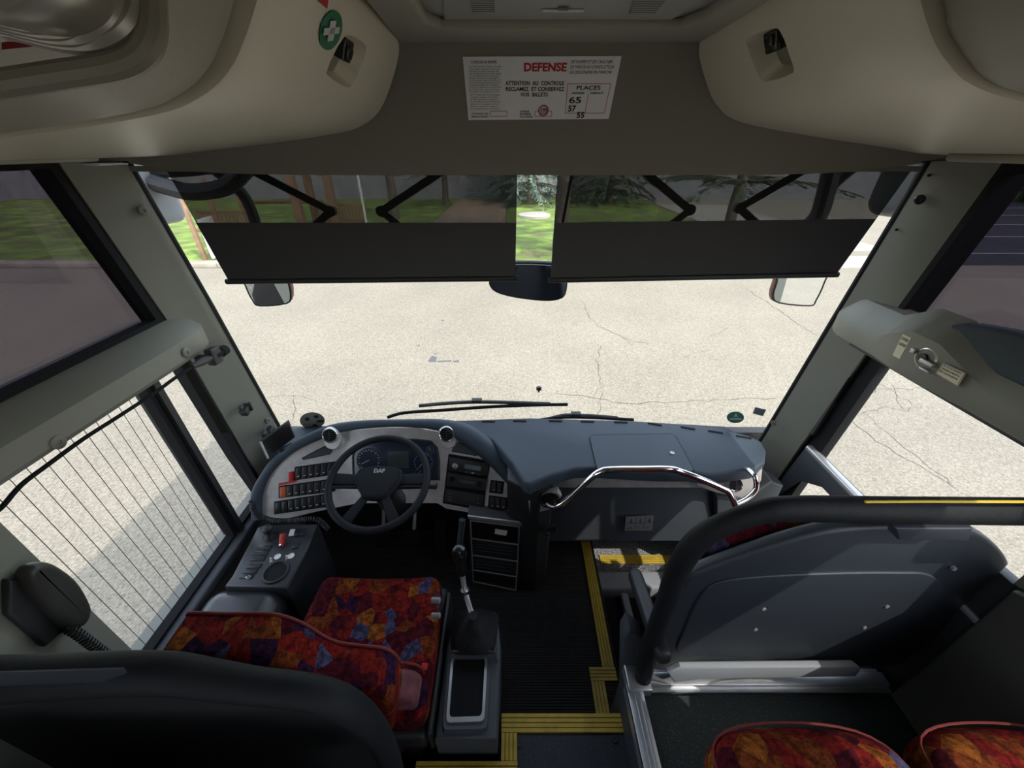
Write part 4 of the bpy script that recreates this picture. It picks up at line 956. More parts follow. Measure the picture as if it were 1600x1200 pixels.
# instrument cluster
cl_o = [(553, 752), (552, 712), (556, 700), (566, 692), (606, 687), (650, 687), (674, 690), (683, 700), (686, 720), (686, 750)]
CLB = mat('cluster_face', (.012, .018, .035), .25)
clu = obj('instrument_cluster', fprism(MB(), cl_o, .001, .004, .001, 0), CLB, dash)
obj('cluster_surround', MB().tube([F(a, b, .004) for a, b in cl_o], .005, 8), BLK, clu)
PRT = mat('dial_print', (.45, .47, .48), .5)
def dial(px, py, r, a0, a1, nt_, needle):
    c = F(px, py, .006); x = Vector((1, 0, 0)); y = NF.cross(x)
    y = (F(px, py-5)-F(px, py+5)).normalized(); x = y.cross(NF).normalized(); y = NF.cross(x)
    R = r*(F(px+5, py)-F(px-5, py)).length/10; mb = MB()
    for k in range(nt_):
        a = math.radians(a0+(a1-a0)*k/(nt_-1)); d = x*math.cos(a)+y*math.sin(a); L_ = R*(.16 if k % 2 == 0 else .09); mb.obox(c+d*(R-L_/2), (L_, R*.045, .0006), d, NF.cross(d))
    a = math.radians(needle); d = x*math.cos(a)+y*math.sin(a); mb.obox(c+d*R*.35, (R*.8, R*.05, .001), d, NF.cross(d))
    g = obj('dial_face', MB().lathe(c-NF*.0015, NF, [(0, 0), (R*1.12, 0), (R*1.12, .0007), (0, .0007)], 32), CLB, clu); obj('dial_print', mb, PRT, clu)
dial(577, 719, 17, 225, -45, 19, 205); dial(662, 722, 15, 225, -45, 17, 230); dial(586, 739, 6.5, 180, 0, 7, 120); dial(655, 739, 6.5, 180, 0, 7, 60); dial(673, 703, 7, 150, -30, 7, 120)
obj('display', fprism(MB(), [(607, 705), (639, 705), (640, 731), (606, 731)], .006, .001), LCD, clu)
# radio column
def unit(o_, nm, m=BLK, off=.002, th=.008): return obj(nm, fprism(MB(), o_, off, th, .0015), m, dash)
fr_o = [(701, 709), (767, 720), (762, 745), (759, 768), (756, 798), (692, 786), (697, 745)]
obj('radio_frame', fprism(MB(), fr_o, .001, .003, .001), BLKR, dash)
r1 = unit([(703, 714), (765, 724), (762, 743), (701, 734)], 'car_radio'); r2 = unit([(700, 738), (762, 749), (759, 766), (698, 758)], 'cassette_player'); r3 = unit([(697, 763), (757, 773), (754, 792), (695, 783)], 'heater_control')
obj('display', fprism(MB(), [(727, 724), (752, 728), (751, 735), (726, 731)], .0148, .001), LCD2, r1)
obj('volume_knob', MB().lathe(F(712, 727, .012), NF, [(0, 0), (.014, 0), (.013, .010), (.009, .012), (0, .012)], 20), STEEL, r1)
for k in range(5): obj('key', fprism(MB(), [(727+k*5.2, 735+k*.8), (731+k*5.2, 735.6+k*.8), (730.6+k*5.2, 738+k*.8), (726.6+k*5.2, 737.4+k*.8)], .0148, .001), STEEL if k == 2 else CONS, r1)
obj('cassette_slot', fprism(MB(), [(716, 747), (743, 751.5), (742, 756), (715, 752)], .0148, .0015), CONS, r2)
for (a, b) in ((707, 747), (750, 755)): obj('knob', MB().lathe(F(a, b, .012), NF, [(0, 0), (.011, 0), (.010, .008), (0, .009)], 16), BLK2, r2)
obj('display', fprism(MB(), [(727, 773), (743, 776), (742, 783), (726, 780)], .0148, .001), LCD, r3)
for (a, b, m) in ((714, 771, REDP), (713, 777, mat('blue_key', (.02, .10, .30), .4)), (704, 770, CONS), (704, 775, CONS), (704, 780, CONS), (747, 778, CONS), (747, 784, CONS)): obj('key', fprism(MB(), [(a-2.6, b-1.8), (a+2.6, b-1), (a+2.4, b+1.8), (a-2.8, b+1)], .0148, .0015), m, r3)
SWM = mat('switch_black', (.016, .016, .017), .35)
def rocker(o_, m=SWM, mark=True):
    s_ = obj('rocker_switch', fprism(MB(), o_, .002, .007, .0015), m, dash)
    c = Vector(((o_[0][0]+o_[1][0])/2, 0, 0)); ax, ay = sum(p[0] for p in o_)/4, sum(p[1] for p in o_)/4; hh = (o_[3][1]-o_[0][1])
    if mark: obj('symbol', fprism(MB(), [(ax-1.6, ay+hh*.24), (ax+1.6, ay+hh*.20), (ax+1.6, ay+hh*.27), (ax-1.6, ay+hh*.31)], .0092, .0006), PRT, s_)
    return s_
def swrow(tl_, tr_, br_, bl_, n, special={}, blank=()):
    fr = [tl_, tr_, br_, bl_]; obj('switch_frame', fprism(MB(), [(tl_[0]-2, tl_[1]-1.5), (tr_[0]+2, tr_[1]-1.5), (br_[0]+2, br_[1]+1.5), (bl_[0]-2, bl_[1]+1.5)], .0008, .003, .001), BLKR, dash)
    L2 = lambda a, b, f: (a[0]+(b[0]-a[0])*f, a[1]+(b[1]-a[1])*f)
    for k in range(n):
        a, b, c, d = L2(tl_, tr_, (k+.06)/n), L2(tl_, tr_, (k+.94)/n), L2(bl_, br_, (k+.94)/n), L2(bl_, br_, (k+.06)/n)
        rocker([a, b, c, d], special.get(k, SWM), k not in blank and k not in special)
swrow((463, 731), (523, 722), (521, 740), (462, 749), 6)
swrow((438, 761), (525, 748), (522, 766), (438, 777), 8, {0: ORNG})
swrow((431, 785), (512, 772), (512, 790), (431, 802), 8, {}, (0, 1))
swrow((769, 751), (786, 754), (783, 770), (766, 768), 2); swrow((766, 775), (792, 779), (790, 796), (764, 793), 3)
obj('guard_switch', fprism(MB(), [(454, 737), (460, 736), (461, 750), (454, 751)], .003, .016, .002), REDP, dash, 'red guarded switch')
obj('warning_label', fprism(MB(), [(436, 755), (464, 750), (464, 753), (436, 758.5)], .003, .001), RED, dash, 'narrow red label')
obj('maker_label', fprism(MB(), [(676, 758), (684, 758), (684, 764), (676, 764)], .0015, .001), DULLW, dash)
# capacity label on the knee panel
def KN(x, z): return 1.2325+.1*(z+1.27)-.012
ko = [(978, 807), (1022, 805), (1019, 829), (976, 829)]
KP = [hit(a, b, KN) for a, b in ko]; LBG = mat('label_grey', (.16, .16, .15), .5); kl = obj('capacity_label', MB().prism(KP, (0, -.001, 0)), LBG, dash, 'grey seat capacity label reading 63 0 0')
kx = (KP[1]-KP[0]).normalized(); kz = Vector((0, .1, 1)).normalized(); tb = MB(); W_ = (KP[1]-KP[0]).length; H_ = (KP[0]-KP[3]).length
for k, s_ in enumerate(('63', '0', '0')): glyphs(tb, s_, KP[3]+kx*(W_*(.08+.34*k))+kz*H_*.10+Vector((0, -.0015, 0)), kx, kz, .022, None)
for k in range(3):
    o = KP[3]+kx*W_*(.17+.33*k)+kz*H_*.66+Vector((0, -.002, 0)); tb.lathe(o+kz*H_*.14, (0, -1, 0), [(0, 0), (.0035, 0), (.0035, .0005), (0, .0005)], 10); tb.obox(o, (.006, .0006, .010), kx, (0, -1, 0), kz); tb.obox(o-kz*.008+kx*.002, (.012, .0006, .003), kx, (0, -1, 0), kz)
for f in (.345, .67): tb.obox(KP[3]+kx*W_*f+kz*H_*.5+Vector((0, -.0015, 0)), (.0015, .0005, H_*.9), kx, (0, -1, 0), kz)
tb.obox(KP[3]+kx*W_*.5+kz*H_*.5+Vector((0, -.0015, 0)), (W_*.94, .0005, .0015), kx, (0, -1, 0), kz)
obj('print', tb, INK, kl)
# corner behind the radio column: rounded connector with socket
cn = [Vector((a, b, -1.15)) for a, b in ((-.02, 1.14), (.05, 1.09), (.11, 1.085), (.16, 1.12), (.18, 1.20), (.18, 1.3), (-.02, 1.3))]
obj('corner_column', MB().prism(cn, (0, 0, -.70), .01), BLK, dash)
cs = hit(858, 776, lambda x, z: 1.095); obj('rail_socket', MB().lathe(cs+Vector((0, -.02, 0)), (0, 1, -.1), [(.040, 0), (.034, -.002), (.028, .008), (0, .010)], 24), BLK2, dash)
cs = hit(853, 826, lambda x, z: 1.09); obj('speaker_ring', MB().lathe(cs+Vector((.02, -.006, 0)), (.3, -1, .1), [(.030, 0), (.030, .004), (.022, .006), (.018, -.004), (0, -.004)], 24), BLK, dash)
obj('connector_face', MB().prism([hit(a, b, lambda x, z: 1.088) for a, b in ((824, 782), (842, 775), (872, 768), (878, 776), (862, 796), (826, 806))], (0, .03, 0), .006), SILV, dash)

# ------------------------------------------------------------------ steering wheel
WC = Vector((-.535, 1.12, -1.14)); EL = math.radians(68); WN = Vector((0, -math.cos(EL), math.sin(EL))); WU = Vector((0, math.sin(EL), math.cos(EL))); WX = Vector((1, 0, 0))
sw_ = thing('steering_wheel', 'large black four-spoke bus steering wheel in front of the instrument cluster', 'steering wheel', tuple(WC-WN*.05))
R_ = .194
obj('rim', MB().torus(WC, WN, R_, .0145, 64, 12), GRIP, sw_)
def wp(a, b, n_=0): return WC+WX*a+WU*b+WN*n_
hub = [(-.072, .028), (-.060, .052), (0, .066), (.060, .052), (.072, .028), (.070, -.008), (.048, -.050), (.030, -.074), (-.030, -.074), (-.048, -.050), (-.070, -.008)]; hub = [(a*1.3, b) for a, b in hub]
hb = obj('hub', MB().prism([wp(a, b, -.03) for a, b in sp2(hub, 4, True)], WN*.042, .016, 5), GRIP, sw_)
for sx in (-1, 1):
    spn = [(sx*.055, .034), (sx*.10, .030), (sx*(R_-.004), .034), (sx*(R_-.004), -.016), (sx*.10, -.014), (sx*.055, -.022)]
    obj('spoke', MB().prism([wp(a, b, -.026+abs(a)*.06) for a, b in (spn if sx > 0 else spn[::-1])], WN*.020, .006, 3), GRIP, sw_)
    a0 = math.radians(-90+sx*30); tx, ty = math.cos(a0)*(R_-.004), math.sin(a0)*(R_-.004); pxn = Vector((-math.sin(a0), math.cos(a0)))
    spn = [(sx*.018, -.055), (sx*.046, -.048), (tx+sx*.020, ty+.010), (tx-sx*.020, ty-.010)]
    obj('spoke', MB().prism([wp(a, b, -.024+.01) for a, b in spn], WN*.016, .005, 3), GRIP, sw_)
tb = MB(); glyphs(tb, 'DAF', wp(-.022, .030, .0135), WX, WU, .022, .044, bold=.06, ext=.001); obj('emblem_lettering', tb, STEEL, hb)
obj('horn_pad_seam', MB().tube([wp(a*.9, b*.9, .0125) for a, b in sp2(hub, 4, True)], .0009, 5, closed=True), BLKR, hb)
obj('column', MB().tube([WC-WN*.02, WC-WN*.20, WC-WN*.34+Vector((0, .05, 0))], [.048, .055, .06], 16), BLK, sw_)
for sx in (-1, 1): obj('stalk', MB().tube([WC-WN*.07+WX*.04*sx, WC-WN*.062+WX*.16*sx, WC-WN*.055+WX*.225*sx], [.008, .008, .012], 10), BLK, sw_)
# pedals
for k, (x, lab) in enumerate(((-.66, 'flat rubber clutch pedal under the dash'), (-.50, 'flat rubber brake pedal under the dash'), (-.36, 'long accelerator pedal under the dash'))):
    t = thing('pedal', lab, 'pedal', (x, 1.30, -1.85), 'foot pedals'); obj('pad', MB().obox((x, 1.27, -1.70), (.07 if k < 2 else .06, .02, .09 if k < 2 else .2), (1, 0, 0), (0, .8, -.5), r=.006), BLKR, t)
    obj('arm', MB().tube([(x, 1.28, -1.70), (x, 1.36, -1.60), (x, 1.41, -1.45)] if k < 2 else [(x, 1.28, -1.75), (x, 1.32, -1.852)], .01, 8), STEEL, t)

# ------------------------------------------------------------------ equipment rack under the radio column
def TW(x, z): return 1.135+.06*(z+1.39)-.12*(x+.19)
def T_(a, b, off=0): return hit(a, b, TW)+Vector((-.1, -1, 0)).normalized()*off
tw = thing('equipment_rack', 'dark column of four metal-framed equipment slots under the radios', 'equipment rack', (-.08, 1.2, -1.85))
oo = [(731, 804), (819, 815), (815, 860), (808, 924), (737, 908), (733, 860)]
P = [T_(a, b) for a, b in oo]
obj('body', MB().prism(P, (.0, .16, 0), .004), BLK, tw)
obj('metal_top', MB().prism([T_(a, b, .002) for a, b in ((731, 803), (820, 814), (819, 820), (732, 808))], (0, -.01, .0), .003), STEEL, tw)
fr = MB()
for (a, b) in (((735, 812), (740, 908)), ((812, 820), (806, 921)), ((735, 812), (812, 822)), ((736, 840), (811, 850)), ((737, 866), (809, 876)), ((738, 889), (808, 900)), ((739, 907), (806, 921))): fr.tube([T_(*a, .004), T_(*b, .004)], .0032, 6)
obj('metal_frame', fr, STEEL, tw)
for k, (a, b, m) in enumerate(((815, 838, BLK2), (843, 864, BLK), (869, 887, BLK), (892, 905, BLKR))):
    u_ = obj('slot_unit', MB().prism([T_(738, a, .001), T_(809, a+8, .001), T_(808, b+9, .001), T_(739, b, .001)], (0, -.003, 0), .001), m, tw)
    if k in (1, 2):
        ln_ = MB()
        for j in range(3): ln_.tube([T_(743, a+5+j*5, .006), T_(800, a+12+j*5, .006)], .0012, 5)
        obj('vent_line', ln_, CONS, u_)
    if k == 0: obj('card', MB().prism([T_(774, 825, .004), T_(793, 828, .004), T_(791, 835, .004), T_(773, 832, .004)], (0, -.003, 0)), WHITE, u_)
# ribbed brake lever sleeve beside it
tag(obj('wiring_sleeve', MB().tube([at(722, 812, y=1.13), at(717, 858, y=1.10)], .013, 10).tube([at(727, 812, y=1.12), at(721, 858, y=1.09)], .003, 6), CONS), 'grooved dark grey sleeve hanging left of the equipment rack', 'sleeve')

# ------------------------------------------------------------------ gear console
gc = thing('gear_console', 'dark grey gear console with open storage bin framed in silver', 'console', (-.13, .6, -1.85))
sec1 = [(-.235, .44), (-.235, .70), (-.215, .80), (-.055, .80), (-.040, .70), (-.045, .44)]
mb = MB().prism([Vector((a, b, -1.86)) for a, b in sec1], (0, 0, .33), .012)
CONG = mat('gear_grey', (.075, .085, .10), .5, bump=.2, bscale=700); obj('body', mb, CONG, gc)
gt = [Vector((-.222, .64, -1.53)), Vector((-.205, .795, -1.53)), Vector((-.062, .795, -1.53)), Vector((-.045, .64, -1.53))]
obj('lever_plinth', MB().loft([[p+Vector((0, 0, -.03)) for p in gt], [(Vector((-.135, .71, -1.47))+(p-Vector((-.135, .71, -1.53)))*Vector((1, 1, 1)).x*.86) for p in gt]], smooth=False), CONG, gc)
bi = [(706, 1023), (762, 1023), (757, 1129), (697, 1131)]
BI = [at(a, b, z=-1.515) for a, b in bi]; c = sum(BI, Vector())/4
def rr4(C, k, z):
    out = []
    for i in range(4):
        p, a_, b_ = C[i], C[i-1], C[(i+1) % 4]
        for f in (0, .33, .66, 1): u_ = p.lerp(a_, .10); v_ = p.lerp(b_, .10); out.append(((u_*(1-f)+v_*f)*.55+p*.45*(1-abs(2*f-1))+(u_*(1-f)+v_*f)*.45*abs(2*f-1)) if False else (1-f)**2*u_+2*f*(1-f)*p+f*f*v_)
    cc = sum(out, Vector())/len(out); return [cc+(p-cc)*k+Vector((0, 0, z)) for p in out]
obj('bin_frame', MB().loft([rr4(BI, 1, .002), rr4(BI, 1, .010), rr4(BI, .86, .010), rr4(BI, .86, .002), rr4(BI, 1, .002)], caps=False, smooth=False), ALU, gc, 'rounded silver frame')
obj('bin', MB().loft([rr4(BI, .88, .004), rr4(BI, .88, .0045), rr4(BI, .80, -.0), rr4(BI, .80, -.0)], smooth=False), BLKR, gc)
obj('bin_surround', MB().loft([rr4(BI, 1.22, -.018), rr4(BI, 1.16, .003), rr4(BI, 1.0, .003)], caps=False, smooth=False), CONG, gc)
gl = thing('gear_lever', 'tall chrome gear lever with black knob and rumpled leather gaiter', 'gear lever', (-.135, .72, -1.47))
G0 = Vector((-.135, .715, -1.47)); rings = []
for k in range(9):
    f = k/8; r = .068*(1-f)**1.2+.016; z = f*.085; rings.append([G0+Vector((0, .012*f, 0))+Vector(((abs(math.cos(a))**(.5+.5*f))*math.copysign(1, math.cos(a))*r*(1+.07*math.sin(k*2.1+3*a)), (abs(math.sin(a))**(.5+.5*f))*math.copysign(1, math.sin(a))*r*.95*(1+.06*math.cos(k*1.7+2*a)), z)) for a in [j/24*2*math.pi for j in range(24)]])
obj('gaiter', MB().loft(rings), mat('gaiter_leather', (.009, .009, .010), .6, bump=.8, bscale=120, spec=.25), gl)
p0, p1, p2 = G0+Vector((0, .01, .07)), at(727, 925, y=.80), at(720, 880, y=.84)
obj('gaiter_frame', MB().tube([Vector((-.205, .65, -1.468)), Vector((-.19, .775, -1.468)), Vector((-.078, .775, -1.468)), Vector((-.065, .65, -1.468))], .007, 6, closed=True), BLK, gl)
obj('shaft', MB().tube(smooth_path([p0, p1, p2], 4), .0095, 10), STEEL, gl); obj('collar', MB().cyl(p1-Vector((0, 0, .004)), (p2-p1), .016, .012, 16), CHROME, gl)
d = (p2-p1).normalized(); obj('knob', MB().lathe(p2-d*.045, d, [(0, 0), (.014, 0), (.019, .02), (.017, .045), (.024, .062), (.028, .085), (.024, .105), (.010, .116), (0, .117)], 22), BLK2, gl)

# ------------------------------------------------------------------ chrome handrail
hr = thing('handrail', 'bent chrome grab rail in front of the passenger side dashboard', 'handrail', tuple(at(1000, 735, y=1.06)))
pt_ = [((853, 766), 1.11), ((851, 780), 1.10), ((862, 791), 1.075), ((880, 786), 1.065), ((921, 749), 1.06), ((938, 737), 1.06), ((955, 733.5), 1.06), ((1000, 733), 1.06), ((1046, 733), 1.06), ((1066, 738), 1.06), ((1098, 750), 1.05), ((1128, 763), 1.04), ((1140, 772), 1.03), ((1156, 806), .99), ((1175, 850), .93), ((1190, 900), .90)]
obj('rail', MB().tube(smooth_path([at(a, b, y=y) for (a, b), y in pt_], 5), .0125, 14), CHROME, hr)
obj('branch_tube', MB().tube(smooth_path([at(a, b, y=y) for (a, b), y in [((1149, 788), 1.02), ((1168, 778), 1.04), ((1181, 764), 1.06), ((1180, 746), 1.08), ((1170, 735), 1.12), ((1162, 731), 1.17)]], 5), .010, 12), CHROME, hr)
# ------------------------------------------------------------------ side console left of the driver
CZ = -1.38
def C_(a, b, z=CZ): return at(a, b, z=z)
scn = thing('side_console', 'black side console under the driver window with cup holder, joystick and red switch', 'console', (-.97, .98, -1.85))
co = [(402, 824), (410, 820), (497, 818), (482, 856), (448, 920), (350, 916), (362, 900)]
P = [C_(a, b, CZ) for a, b in co]; P = [Vector((max(p.x, -1.135), p.y, p.z)) for p in P]
obj('body', MB().prism([p-Vector((0, 0, .46)) for p in P], (0, 0, .46), .008), mat('console_black', (.026, .028, .032), .4, bump=.2, bscale=600), scn)
rb = MB().obox((-.985, .67, -1.50), (.29, .36, .22), r=.07, seg=6); obj('rear_cover', rb, mat('cover_black', (.03, .032, .036), .3), scn, 'rounded glossy rear cover')
cu_ = C_(431, 894, CZ+.001); obj('cup_holder', MB().lathe(cu_, (0, 0, 1), [(.049, 0), (.047, .006), (.040, .007), (.036, .001), (.036, .0005), (0, .0005)], 28), BLK, scn)
obj('cup_well', MB().lathe(cu_+Vector((0, 0, .0012)), (0, 0, 1), [(0, 0), (.035, 0), (.035, .0006), (0, .0006)], 28), mat('void', (.002, .002, .002), .9), scn)
jp = C_(423, 838); js = obj('joystick', MB().lathe(jp, (.1, -.1, 1), [(.030, 0), (.024, .012), (.016, .020), (.012, .034), (.018, .042), (.018, .060), (.010, .066), (0, .067)], 20), BLK, scn)
p = C_(443, 848); rs_ = obj('guard_switch', MB().obox(p+Vector((0, 0, .018)), (.020, .05, .014), (.9, .2, 0), (-.2, .9, .5), r=.004), REDP, scn, 'red guarded toggle'); obj('toggle', MB().tube([C_(442, 857), C_(442, 857)+Vector((0, -.005, .03))], .004, 8), CHROME, rs_)
def cbox(o_, m, nm='rocker_switch', h_=.005): return obj(nm, MB().prism([C_(a, b, CZ+.0005) for a, b in o_], (0, 0, h_), .0015, 2), m, scn)
for k in range(3): cbox([(454+k*9, 828-k*.3), (461.5+k*9, 827.7-k*.3), (459+k*9, 838-k*.3), (451+k*9, 838.4-k*.3)], DULLW if k == 0 else SWM)
cbox([(459, 850), (468, 849), (465, 857), (456, 858)], SWM)
for i in range(3): cbox([(405-i*5, 852+i*8.5), (426-i*5, 852+i*8.5), (422-i*5, 859.5+i*8.5), (400-i*5, 859.5+i*8.5)], SWM, 'blank_panel', .003)
for i in range(3):
    b_ = cbox([(390-i*6, 881+i*8), (410-i*6, 881+i*8), (406-i*6, 888+i*8), (385-i*6, 888+i*8)], SWM, 'blank_panel', .003)
pt2 = C_(388, 902, CZ+.0045); obj('symbol', MB().torus(pt2, (0, 0, 1), .006, .0012, 14, 5).obox(pt2+Vector((-.008, 0, 0)), (.008, .006, .001)), PRT, scn)
for (a, b) in ((434, 870), (455, 869)): obj('socket_ring', MB().lathe(C_(a, b, CZ+.001), (0, 0, 1), [(.0125, 0), (.0125, .003), (.0105, .004), (.009, .0005), (0, .0005)], 22), DULLW, scn)
tb = MB(); dx_ = (C_(430, 868)-C_(424, 880)).normalized(); glyphs(tb, 'A.V.', C_(421, 872, CZ+.001), Vector((.5, -.86, 0)), Vector((.86, .5, 0)), .014, .026, bold=.02); glyphs(tb, 'A.T.', C_(446, 868, CZ+.001), Vector((.5, -.86, 0)), Vector((.86, .5, 0)), .014, .026, bold=.02); obj('lettering', tb, DULLW, scn)
# coiled cable
def coil(path, R, turns, r=.0025, nseg=10):
    path = smooth_path(path, 8); L = [0]
    for a, b in zip(path, path[1:]): L.append(L[-1]+(b-a).length)
    out = []; N = turns*nseg; x = None; j = 0
    for k in range(N+1):
        s_ = L[-1]*k/N
        while j < len(L)-2 and L[j+1] < s_: j += 1
        f = (s_-L[j])/max(1e-9, L[j+1]-L[j]); p = path[j].lerp(path[j+1], f); t = (path[j+1]-path[j]).normalized()
        x = t.orthogonal().normalized() if x is None else (x-t*x.dot(t)).normalized(); y = t.cross(x); a = k/nseg*2*math.pi
        out.append(p+x*math.cos(a)*R+y*math.sin(a)*R)
    return out
ccp = [at(393, 783, x=-1.09), at(398, 800, y=1.12), at(418, 811, y=1.10), at(445, 814, y=1.09), at(472, 812, y=1.08), at(496, 812, y=1.08), at(512, 826, y=1.09)]
tag(obj('coiled_cable', MB().tube(coil(ccp, .009, 46), .0028, 5), BLK), 'black coiled cable drooping between the dashboard and the side console', 'cable')
# ------------------------------------------------------------------ small screen on the dash
sc_ = [(407, 690), (452, 657), (462, 683), (419, 716)]; NS = Vector((.62, -.70, .35)).normalized()
base = at(436, 688, y=1.22)
def SCR(a, b):
    d_ = ray(a, b); return d_*(base.dot(NS)/d_.dot(NS))
nv = thing('display_screen', 'small black tilted screen with silver edge on the dashboard corner', 'screen', tuple(base-Vector((0, 0, .06))))
P = [SCR(a, b) for a, b in sc_]; obj('case', MB().prism(P, -NS*.028, .006), BLK, nv)
c = sum(P, Vector())/4; obj('glass', MB().prism([c+(p-c)*.90+NS*.0005 for p in P], NS*.001), mat('screen_glass', (.006, .007, .008), .08), nv)
obj('edge_strip', MB().tube([P[0]+NS*.001, P[3]+NS*.001], .004, 8), STEEL, nv); obj('stand', MB().tube([c-NS*.03, c-NS*.03+Vector((-.02, .02, -.08))], .014, 10), BLK, nv)
# microphone under the rail
X_ = -1.055; mp = [at(a, b, x=X_) for a, b in ((352, 546), (334, 556), (318, 564))]
mc = thing('microphone', 'black clip-on microphone at the front end of the left window rail', 'microphone', tuple(mp[1]))
obj('head', MB().tube([mp[0]+Vector((0, .004, 0)), mp[0], mp[0].lerp(mp[1], .45), mp[0].lerp(mp[1], .5), mp[1]], [.008, .018, .020, .017, .017], 16), BLKR, mc)
obj('clamp', MB().obox(mp[1], (.045, .03, .06), (mp[0]-mp[1]), Vector((1, 0, 0)), r=.006).obox(mp[1]+Vector((-.03, -.02, 0)), (.03, .03, .02), r=.004), BLK, mc)
obj('stem', MB().tube([mp[1], mp[2], at(300, 573, x=X_)], [.012, .014, .008], 10), BLK, mc)
cp = [at(a, b, x=X_) for a, b in ((300, 573), (270, 593), (240, 615), (180, 654), (130, 686), (75, 726), (33, 758), (0, 795), (-30, 815))]
tag(obj('microphone_cable', MB().tube(smooth_path(cp, 5), .005, 8), BLKR), 'black cable running along the underside of the left window rail', 'cable')
hk = thing('phone_clip', 'small black clip on the lower driver side pillar', 'clip', tuple(at(384, 640, x=-1.09)))
obj('bracket', MB().obox(at(384, 640, x=-1.095), (.03, .05, .03), (1, 0, 0), (0, .9, .3), r=.006).obox(at(391, 635, x=-1.08), (.014, .012, .04), r=.004).obox(at(376, 637, x=-1.08), (.014, .02, .014), r=.004), BLK, hk)
hk = thing('screen_mount', 'black jointed mount on the pillar just above the small screen', 'mount', tuple(at(418, 676, x=-1.08)))
obj('joint', MB().obox(at(422, 672, x=-1.08), (.03, .04, .025), (1, 0, 0), (0, .9, .3), r=.008).obox(at(413, 679, x=-1.075), (.02, .03, .03), r=.008), BLK, hk)
# handset
hs = thing('telephone_handset', 'dark grey handset with coiled cord hanging on the pillar behind the driver window', 'handset', tuple(at(75, 930, x=-1.08)))
def HS(a, b, x=-1.095): return at(a, b, x=x)
ho = [(14, 900), (22, 884), (40, 878), (62, 882), (95, 905), (115, 935), (121, 955), (112, 975), (95, 984), (76, 980), (45, 945), (20, 918)]
obj('handle', MB().prism([HS(a, b) for a, b in sp2(ho, 3, True)], (.045, 0, 0), .018, 5), mat('handset_grey', (.035, .035, .03), .45), hs)
obj('cradle', MB().prism([HS(a, b, -1.10) for a, b in [(0, 905), (30, 905), (90, 985), (60, 1010), (0, 960)]], (.02, 0, 0), .006), BLK, hs)
obj('cord', MB().tube(coil([HS(100, 978, -1.07), HS(118, 988, -1.06), HS(135, 1000, -1.05), HS(155, 1015, -1.04), HS(190, 1040, -1.02)], .010, 22), .003, 5), BLK, hs)

# ================================================================== seats
def dome(q, h_, k=.15):
    f = 1-k*((q.x/h_.x)**2+(q.y/h_.y)**2)*.5
    return Vector((q.x, q.y, q.z*f if q.z > 0 else q.z))
ds = thing('driver_seat', 'red and orange patterned driver seat with humped backrest behind the steering wheel', 'seat', (-.5, .68, -1.85))
def cwarp(q, h_):
    f = (q.y/h_.y); z = q.z+(.012*f if q.z > 0 else 0)+(-.018*(q.x/h_.x)**2 if q.z > 0 else 0)*-1
    return Vector((q.x*(1-.06*max(0, f)), q.y, z))
obj('cushion', MB().obox((-.495, .665, -1.465), (.48, .44, .13), r=.05, seg=6, n=10, warp=cwarp), FAB, ds)
sb = [(222, 1016), (232, 996), (248, 972), (268, 955), (300, 950), (360, 951), (420, 951), (450, 956), (480, 968), (505, 984), (530, 996), (565, 1001), (600, 1005), (618, 1014), (628, 1032), (630, 1060), (628, 1090), (620, 1150), (610, 1210), (300, 1210), (200, 1130), (205, 1060)]
BK = lambda x, z: .53
P = [hit(a, b, BK) for a, b in sp2(sb, 3, True)]
P = [Vector((max(p.x, -.80), p.y, max(p.z, -1.42))) for p in P]
Q = []
for p in P:
    if not Q or (p-Q[-1]).length > .008: Q.append(p)
obj('backrest', MB().prism(Q, (0, -.11, 0), .02, 4), FAB, ds)
obj('piping', MB().tube([p+Vector((0, -.012, .0)) for p in Q if p.z > -1.25], .0042, 8), PIPING, ds)
wg = [(618, 1052), (640, 1043), (658, 1050), (660, 1062), (648, 1100), (632, 1145), (615, 1150)]
P = [hit(a, b, lambda x, z: .55) for a, b in sp2(wg, 3, True)]; obj('side_wing', MB().prism(P, (0, -.08, 0), .016, 4), mat('faded_fabric', (.13, .04, .045), .95, var=.4, vscale=40), ds, 'faded pinkish side bolster')
obj('piping', MB().tube([p+Vector((0, .01, 0)) for p in P[:14]], .004, 8), PIPING, ds)
obj('seat_base', MB().box((-.70, .48, -1.86), (-.30, .88, -1.60), .03).box((-.74, .44, -1.62), (-.26, .92, -1.53), .02), BLK, ds)
bk = at(664, 1043, y=.58); obj('belt_buckle', MB().obox(bk, (.018, .018, .035), (1, 0, 0), (0, 1, .2), r=.003), REDP, ds); obj('buckle_stem', MB().tube([bk-Vector((0, 0, .015)), bk+Vector((-.01, 0, -.14))], .007, 8), BLK, ds)
for (a, b) in ((684, 938), (684, 962)): q = at(a, b, x=-.238); obj('adjuster_knob', MB().lathe(q, (1, 0, 0), [(0, -.02), (.009, -.02), (.009, .006), (.006, .009), (0, .009)], 16), SCREW, ds)
obj('side_cover', MB().box((-.258, .44, -1.62), (-.242, .88, -1.50), .007), BLK, ds)

